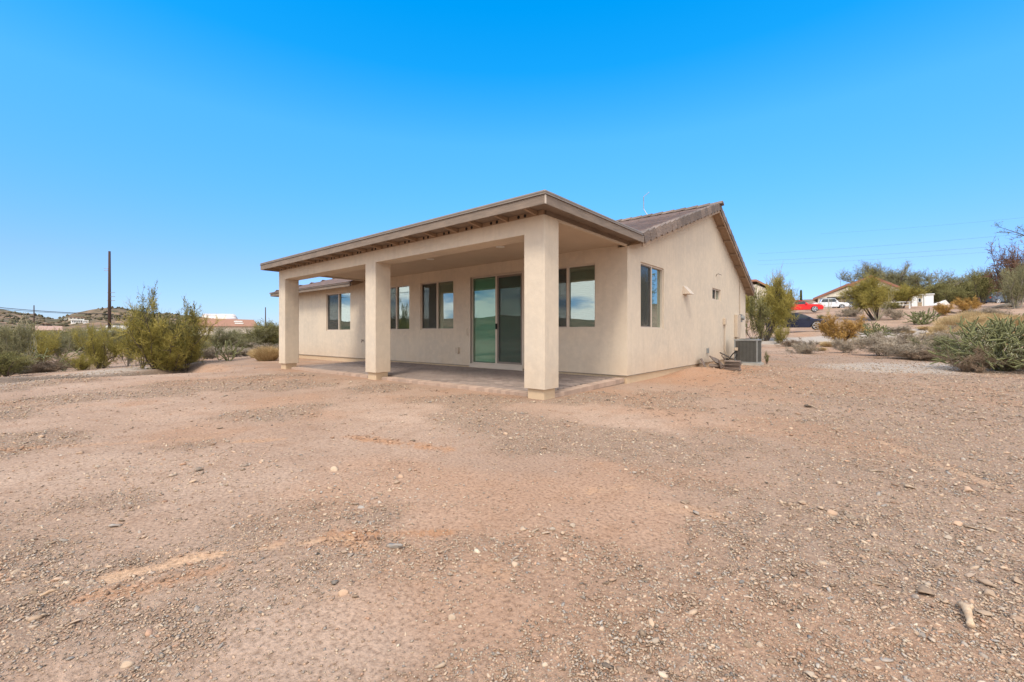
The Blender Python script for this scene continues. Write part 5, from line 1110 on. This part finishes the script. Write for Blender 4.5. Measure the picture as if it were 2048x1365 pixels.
def outline(xr_, xf, top, z0, wheels, wr):
    """clockwise: top points given rear->front, then the sill with wheel arches front->rear"""
    pts = list(top)
    pts += [(xf-.02, z0+.25), (xf-.08, z0)]
    for w in sorted(wheels, reverse=True): pts += [(w+wr*1.12, z0)]+[(w+wr*1.12*math.cos(a), z0+wr*1.12*math.sin(a)) for a in np.linspace(.35, math.pi-.35, 7)]+[(w-wr*1.12, z0)]
    pts += [(xr_+.08, z0), (xr_+.02, z0+.25)]
    return pts
def heading(u): return math.atan2(ray(u)[1], ray(u)[0])-math.pi/2     # +x of the car points right across the line of sight
def gl(u, Z): x, y = at(u, Z); return (x, y, gz(x, y))
# red pickup
Zt = 63; x, y = at(1602, Zt); z = EYE+(HOR-625)*Zt/FPX
PADS = []
tw = (-1.62, 1.62)
top = [(-2.62, .62), (-2.66, 1.02), (-1.0, 1.06), (-.3, 1.08), (1.0, 1.12), (1.9, 1.06), (2.5, .92), (2.68, .66)]
red = vehicle('pickup_truck', (x, y, z), heading(1602), 5.3, 1.7, 1.9, outline(-2.62, 2.66, top, .32, tw, .40), [(-.85, 1.05), (.95, 1.09), (.35, 1.58), (-.15, 1.66), (-.55, 1.60)], tw, .40, 'red_paint', 'bright red pickup truck parked on the bank facing right', 'pickup truck')
MB().box(-2.5, -.9, -.8, .8, 1.045, 1.07).build('bed_cover', M['dark'], red)
# black sedan
Zt = 37; x, y = at(1602, Zt); z = EYE+(HOR-660.5)*Zt/FPX; sw = (-1.45, 1.33)
top = [(-2.35, .6), (-2.38, .98), (-1.4, 1.04), (.6, .98), (1.4, .90), (2.1, .78), (2.36, .58)]
vehicle('sedan', (x-.3*RT[0], y-.3*RT[1], z), heading(1602), 4.7, 1.4, 1.85, outline(-2.35, 2.36, top, .2, sw, .36), [(-1.75, .98), (1.15, .93), (.25, 1.36), (-.2, 1.43), (-.75, 1.40)], sw, .36, 'navy_paint', 'dark navy saloon car with chrome wheels half hidden behind the palo verde', 'car', glassm='blue_glass')
# white truck with blue roof cover
Zt = 73; x, y = at(1660, Zt); z = EYE+(HOR-619)*Zt/FPX
top = [(-2.4, .7), (-2.45, 1.1), (-1, 1.12), (1.0, 1.12), (2.2, 1.0), (2.45, .7)]
wv = vehicle('utility_vehicle', (x, y, z), heading(1662)+.15, 4.9, 1.8, 1.9, outline(-2.4, 2.45, top, .35, (-1.5, 1.5), .38), [(-1.5, 1.1), (1.1, 1.12), (.6, 1.72), (0, 1.78), (-1.2, 1.76)], (-1.5, 1.5), .38, 'white_paint', 'white utility vehicle with a blue top right behind the red pickup', 'utility vehicle')
MB().box(-1.3, .55, -.72, .72, 1.775, 1.84).build('roof_cover', M['blue_paint'], wv)
Zt = 76; x, y = at(1722, Zt); z = EYE+(HOR-615)*Zt/FPX
top = [(-2.3, .7), (-2.35, 1.1), (-1, 1.12), (1.0, 1.1), (2.2, 1.0), (2.35, .7)]
vehicle('parked_car', (x, y, z), heading(1718), 4.7, 1.75, 1.85, outline(-2.3, 2.35, top, .3, (-1.4, 1.4), .36), [(-2.2, 1.1), (1.1, 1.1), (.5, 1.62), (0, 1.68), (-1.9, 1.62)], (-1.4, 1.4), .36, 'grey_paint', 'dark grey car with tailgate under the carport', 'car')
Zt = 62; x, y = at(2000, Zt); z = EYE+(HOR-609)*Zt/FPX
vehicle('parked_car', (x, y, z), heading(2000)+.9, 4.7, 1.75, 1.85, outline(-2.3, 2.35, top, .3, (-1.4, 1.4), .36), [(-2.2, 1.1), (1.1, 1.1), (.5, 1.62), (0, 1.68), (-1.9, 1.62)], (-1.4, 1.4), .36, 'blue_paint', 'slate blue vehicle parked under the trees at the far right', 'car')
for u, Zt, v, w_, d_ in ((1602, 63, 625, 7, 3.2), (1602, 37, 660.5, 7, 3), (1662, 62, 618, 6, 3), (1718, 66, 615, 6, 3), (2000, 62, 609, 7, 6)):
    PADS.append((u, Zt, v, w_, d_))

# ------------------------------------------------------------------ far buildings
def facing(u): return math.atan2(ray(u)[1], ray(u)[0])-math.pi/2
def bld(name, u, Z, zb, label, cat='house', rz=None):
    x, y = at(u, Z); t = empty(name, (x, y, zb), facing(u) if rz is None else rz); tag(t, label, cat); return t
def wins(t, rects, y, mat='car_glass'):
    for x0, x1, z0, z1 in rects:
        f = MB().box(x0-.06, x1+.06, y-.05, y-.001, z0-.06, z1+.06).build('window', M['white'], t); MB().box(x0, x1, y-.06, y-.051, z0, z1).build('pane', M[mat], f)
# white gabled house behind the carport: gable facing the viewer
Zb = 92; s = Zb/FPX; zb = EYE+(HOR-622)*Zb/FPX
t = bld('house', 1735, Zb, zb, 'pale house with reddish tiled stepped gable roof behind the carport')
X = lambda u: (u-1735)*s*.78; H_ = lambda v: (622-v)*s
MB().prism([(X(1632), -2), (X(1812), -2), (X(1812), H_(588)), (X(1742), H_(557)), (X(1632), H_(592))], lambda p, q, w_: (p, w_, q), 0, 9).build('wall', M['far_cream'], t)
rf = MB(); rf.prism([(X(1621), H_(592)), (X(1742), H_(552)), (X(1822), H_(588)), (X(1822), H_(592)), (X(1742), H_(557)), (X(1621), H_(597))], lambda p, q, w_: (p, w_, q), -.5, 9.4); rf.build('roof', M['far_roof'], t)
rf = MB(); rf.prism([(X(1621), H_(593)), (X(1697), H_(566)), (X(1735), H_(580)), (X(1735), H_(584)), (X(1697), H_(571)), (X(1621), H_(598))], lambda p, q, w_: (p, w_, q), -1.6, -.55); rf.build('porch_roof', M['far_roof'], t)
MB().prism([(X(1632), -2), (X(1728), -2), (X(1728), H_(584)), (X(1697), H_(573)), (X(1632), H_(594))], lambda p, q, w_: (p, w_, q), -1.3, -.02).build('porch_wall', M['far_cream'], t)
wins(t, [(X(1640), X(1648), H_(612), H_(602)), (X(1745), X(1756), H_(606), H_(594))], -1.31); MB().tube([(X(1680), 0, H_(575)), (X(1680), 0, H_(556))], .05, 6).build('vent_pipe', M['grey_metal'], t)
# carport
Zb = 80; s = Zb/FPX; zb = EYE+(HOR-616)*Zb/FPX; t = bld('carport', 1712, Zb, zb, 'low dark roofed carport with slatted screens in front of the pale house', 'carport')
MB().box(-58*s*.79, 52*s*.79, -2.5, 3.5, 19*s, 22*s).build('roof', M['far_dark'], t)
for u in (1660, 1684, 1708, 1735, 1760): MB().box((u-1712)*s*.79-.07, (u-1712)*s*.79+.07, -2.3, -2.1, -1, 19*s).build('post', M['tan_board'], t)
for k in range(9): MB().box((1672-1712)*s*.79+k*.26, (1672-1712)*s*.79+k*.26+.18, -2.05, -2.0, -.4, 17*s).build('board', M['tan_board'], t)
MB().box(-50*s*.79, 46*s*.79, 3.2, 3.3, -.5, 18*s).build('back_wall', M['tarp'], t)
# brown roofed house behind the nearest palo verde
Zb = 88; s = Zb/FPX; zb = EYE+(HOR-612)*Zb/FPX; t = bld('house', 1540, Zb, zb, 'pale house with brown sloping roof half hidden behind the palo verde by the corner')
MB().prism([(-6, -2), (48*s*.79, -2), (48*s*.79, 10*s), (-30*s*.79, 44*s), (-6, 44*s)], lambda p, q, w_: (p, w_, q), 0, 8).build('wall', M['far_cream'], t)
MB().prism([(-30*s*.79, 50*s), (53*s*.79, 8*s), (53*s*.79, 12*s), (-30*s*.79, 54*s), (-7, 54*s), (-7, 50*s)], lambda p, q, w_: (p, w_, q), -.5, 8.4).build('roof', M['far_brown_roof'], t)
# shed, fence, tent, boulders
Zb = 66; s = Zb/FPX; zb = EYE+(HOR-615)*Zb/FPX; t = bld('shed', 1845, Zb, zb, 'small white shed with a door beside the mesquite trees', 'shed'); w2 = 21*s*.76
MB().box(-w2, w2, 0, 2.4, -1, 25*s).build('wall', M['far_white'], t); MB().box(-w2-.1, w2+.1, -.15, 2.5, 25*s, 26.5*s).build('roof', M['white'], t); MB().box(-w2*.45, -w2*.05, -.04, 0, 0, 21*s).build('door', M['tan_board'], t)
wins(t, [(-w2*.36, -w2*.14, 11*s, 18*s)], -.042); MB().box(-w2*1.75, -w2*1.02, .3, 1.8, -1, 22*s).build('side_store', M['tan_board'], t)
MB().box(.1, .18, -.05, 0, .0, 22*s).build('corner_board', M['grey_metal'], t)
Zb = 60; s = Zb/FPX; zb = EYE+(HOR-618)*Zb/FPX; t = bld('rail_fence', 1795, Zb, zb, 'short white rail fence end by the palo verde', 'fence')
MB().box(-22*s, 20*s, -.05, .05, 12.5*s, 14*s).build('rail', M['white'], t); MB().box(-22*s, 20*s, -.05, .05, 6.5*s, 8*s).build('rail', M['white'], t)
for u in (-20, 18): MB().box((u-1.2)*s, (u+1.2)*s, -.08, .08, -1, 14.5*s).build('post', M['white'], t)
x, y = at(1880, 64); z = EYE+(HOR-614)*64/FPX; o = MB().add([(-.9, -.8, 0), (.9, -.8, 0), (.9, .8, 0), (-.9, .8, 0), (-.9, -.8, .5), (.1, -.8, 1.25), (.9, -.8, .35), (-.8, .8, .6), (.8, .8, .6)], [(0, 1, 6, 5, 4), (1, 2, 8, 6), (2, 3, 7, 8), (3, 0, 4, 7), (4, 5, 7), (5, 8, 7), (5, 6, 8)]).build('tarpaulin', M['white']); o.location = (x, y, z-.3); o.rotation_euler = (0, 0, .6); tag(o, 'crumpled white tarpaulin heap right of the shed', 'tarpaulin')
vr = stone_variants(3, 2, 55)
for u, v, wp, hp, tn, lab, Zr in ((1892, 616, 26, 16, .72, 'large tan boulder right of the white tarpaulin', 60), (1860, 618, 8, 5, .6, 'small tan boulder before the shed', 58), (1948, 610, 34, 9, .85, 'long pale rock ledge left of the slate blue vehicle', 66), (1737, 648, 9, 9, .3, 'dark stump like rock on the red bank', 45), (1880, 584, 15, 14, .42, 'reddish rock outcrop on the skyline right of the mesquites', 180), (1902, 582, 14, 12, .36, 'small reddish rock outcrop on the skyline', 185)):
    Zb = Zr; V, F = vr[len(lab) % 3]; me = np_mesh('boulder', V, F, M['stone'], dict(tint=np.full(len(V), tn), hue=np.full(len(V), .6))); x, y = at(u, Zb); o = link('boulder', me, loc=(x, y, EYE+(HOR-v)*Zb/FPX)); o.scale = (wp*Zb/FPX*.55, wp*Zb/FPX*.55, hp*Zb/FPX*1.1); o.rotation_euler = (0, 0, heading(u)); tag(o, lab, 'boulder')
# left: house with brown roof and skylight
Zb = 95; s = Zb/FPX; zb = EYE+(HOR-662)*Zb/FPX; t = bld('house', 450, Zb, zb, 'low cream house with long red brown roof and two skylights left of the patio')
k_ = .83
MB().box(-64*s*k_, 62*s*k_, 0, 8, -4, 9.5*s).build('wall', M['far_cream'], t)
MB().add([(-72*s*k_, -.6, 9*s), (70*s*k_, -.6, 9*s), (62*s*k_, 4.5, 24*s), (-60*s*k_, 4.5, 26*s), (-72*s*k_, 9, 9*s), (70*s*k_, 9, 9*s)], [(0, 1, 2, 3), (3, 2, 5, 4), (0, 3, 4), (1, 5, 2), (0, 4, 5, 1)]).build('roof', M['far_brown_roof'], t)
sl = MB(); sl.add([(20*s*k_, 1.0, 17*s), (36*s*k_, 1.0, 17*s), (34*s*k_, 2.2, 20*s), (18*s*k_, 2.2, 20*s)], [(0, 1, 2, 3)]); 
for q in (0, 1):
    z0 = 14.0*s+q*4.2*s; y0 = (z0-9*s)/(15*s)*5.1-.6-.25; MB().box((20-q*1.5)*s*k_, (38-q*1.5)*s*k_, y0, y0+.35, z0, z0+2.6*s).build('skylight', M['white'], t)
# pinkish low wall building further left, dark roof, trailer, white estate
t = bld('house', 95, 130, EYE+(HOR-668)*130/FPX, 'low pink roofed building behind the far left thicket'); s = 130/FPX
MB().box(-32*s*.7, 32*s*.7, 0, 8, -3, 7*s).build('wall', M['far_cream'], t); MB().prism([(-1, 7*s), (4, 16*s), (9, 7*s)], lambda p, q, w_: (w_, p, q), -30*s*.7, 30*s*.7).build('roof', simple('pink_roof', (.42, .27, .21), None, 2, .9), t)
t = bld('trailer', 236, 60, EYE+(HOR-672)*60/FPX, 'white trailer showing above the bushes just right of the tall pole', 'trailer'); s = 60/FPX
MB().box(-24*s*.74, 34*s*.74, 0, 2.4, 0, 20*s).build('body', M['far_white'], t, bevel=.05); wins(t, [(-12*s*.74, -4*s*.74, 11*s, 16*s)], 0)
t = bld('van', 236, 42, gz(*at(236, 42)), 'white van glimpsed through the bushes under the trailer', 'van'); s = 42/FPX
MB().prism([(-2.2, .3), (2.0, .3), (2.1, 1.0), (1.5, 1.2), (1.0, 1.9), (-2.2, 1.95)], lambda p, q, w_: (p, w_, q), -.9, .9).build('body', M['white_paint'], t, bevel=.06); MB().box(-1.6, .6, -.93, -.905, 1.25, 1.7).build('side_window', M['car_glass'], t)
for wx in (-1.3, 1.3): mb = MB(); disc(mb, (wx, -.82, .34), (0, 1, 0), .34, .2); mb.build('wheel', M['rubber'], t)
x, y = at(281, 40); o = MB().box(-.9, .9, -.4, .4, .9, 1.25).box(-.8, -.7, -.3, .3, 0, .9).box(.7, .8, -.3, .3, 0, .9).build('yellow_cart', M['yellow']); o.location = (x, y, gz(x, y)); o.rotation_euler = (0, 0, heading(281)); tag(o, 'yellow topped cart glimpsed through the large palo verde', 'cart')
def farhouse(u, v, wpx, hpx, Z, mat, label, nw=3, cat='house'):
    _, _, zz_, Z = hit(u, v, 60, 900); s = Z/FPX; t = bld('house', u, Z, zz_, label, cat); w_ = wpx*s*.36; h_ = hpx*s
    MB().box(-w_, w_, 0, 10, -12, h_*.8).build('wall', M[mat], t); MB().box(-w_*1.03, w_*1.03, -.5, 10.5, h_*.8, h_).build('roof', M[mat if mat == 'far_white' else 'far_brown_roof'], t)
    wins(t, [(-w_*.8+k*w_*1.6/nw, -w_*.8+k*w_*1.6/nw+w_*.18, h_*.2, h_*.6) for k in range(nw)], 0)
farhouse(155, 647, 26, 8, 520, 'far_white', 'bright white long house on the distant left slope', 5); farhouse(172, 647, 12, 6, 515, 'far_white', 'white wing at the right end of the bright distant house', 2); farhouse(133, 641, 10, 3, 540, 'far_white', 'small white outbuilding left of the bright distant house', 1)
farhouse(64, 631, 10, 3, 560, 'far_cream', 'small cream house on the distant slope behind the thin left pole', 1); farhouse(84, 631, 14, 4, 570, 'far_cream', 'cream house on the distant slope right of the thin left pole', 2); farhouse(154, 628, 5, 2, 600, 'far_white', 'tiny white hut high on the distant hill', 1)
farhouse(155, 639, 36, 5, 545, 'far_cream', 'low tan terrace above the bright distant house', 4)
farhouse(90, 652, 18, 4, 300, 'far_dark', 'dark low roof on the flat at the left distance', 2)
ORD = 'first second third fourth fifth sixth seventh eighth ninth tenth eleventh twelfth thirteenth fourteenth fifteenth sixteenth'.split()
SHORT = {'dry grass clumps of the pale patch': 'dry straw clump in the pale patch left of the big cholla', 'dark shrubs of the far thicket': 'dark green shrub in the far left thicket',
         'tan shrubs of the far thicket': 'dusty tan shrub in the far left thicket', 'yellow green shrubs of the far thicket': 'yellow green shrub in the far left thicket',
         'small straw tufts beyond the path': 'small straw tuft beyond the path', 'dark shrubs before the distant houses': 'dark shrub before the distant left houses'}
for g, txt in SHORT.items():
    os_ = sorted([o for o in C.objects if o.get('group') == g and o.parent is None], key=lambda o: (o.location.x*RT[0]+o.location.y*RT[1])/(o.location.x*FW[0]+o.location.y*FW[1]))
    for i, o in enumerate(os_): o['label'] = f'{txt}, {ORD[i]} from the left'
for o in bpy.data.objects:
    for k_ in ('_h', '_w'):
        if k_ in o: del o[k_]
print('objects', len(bpy.data.objects), 'tris', sum(len(m.loops)-2*len(m.polygons) for m in bpy.data.meshes))
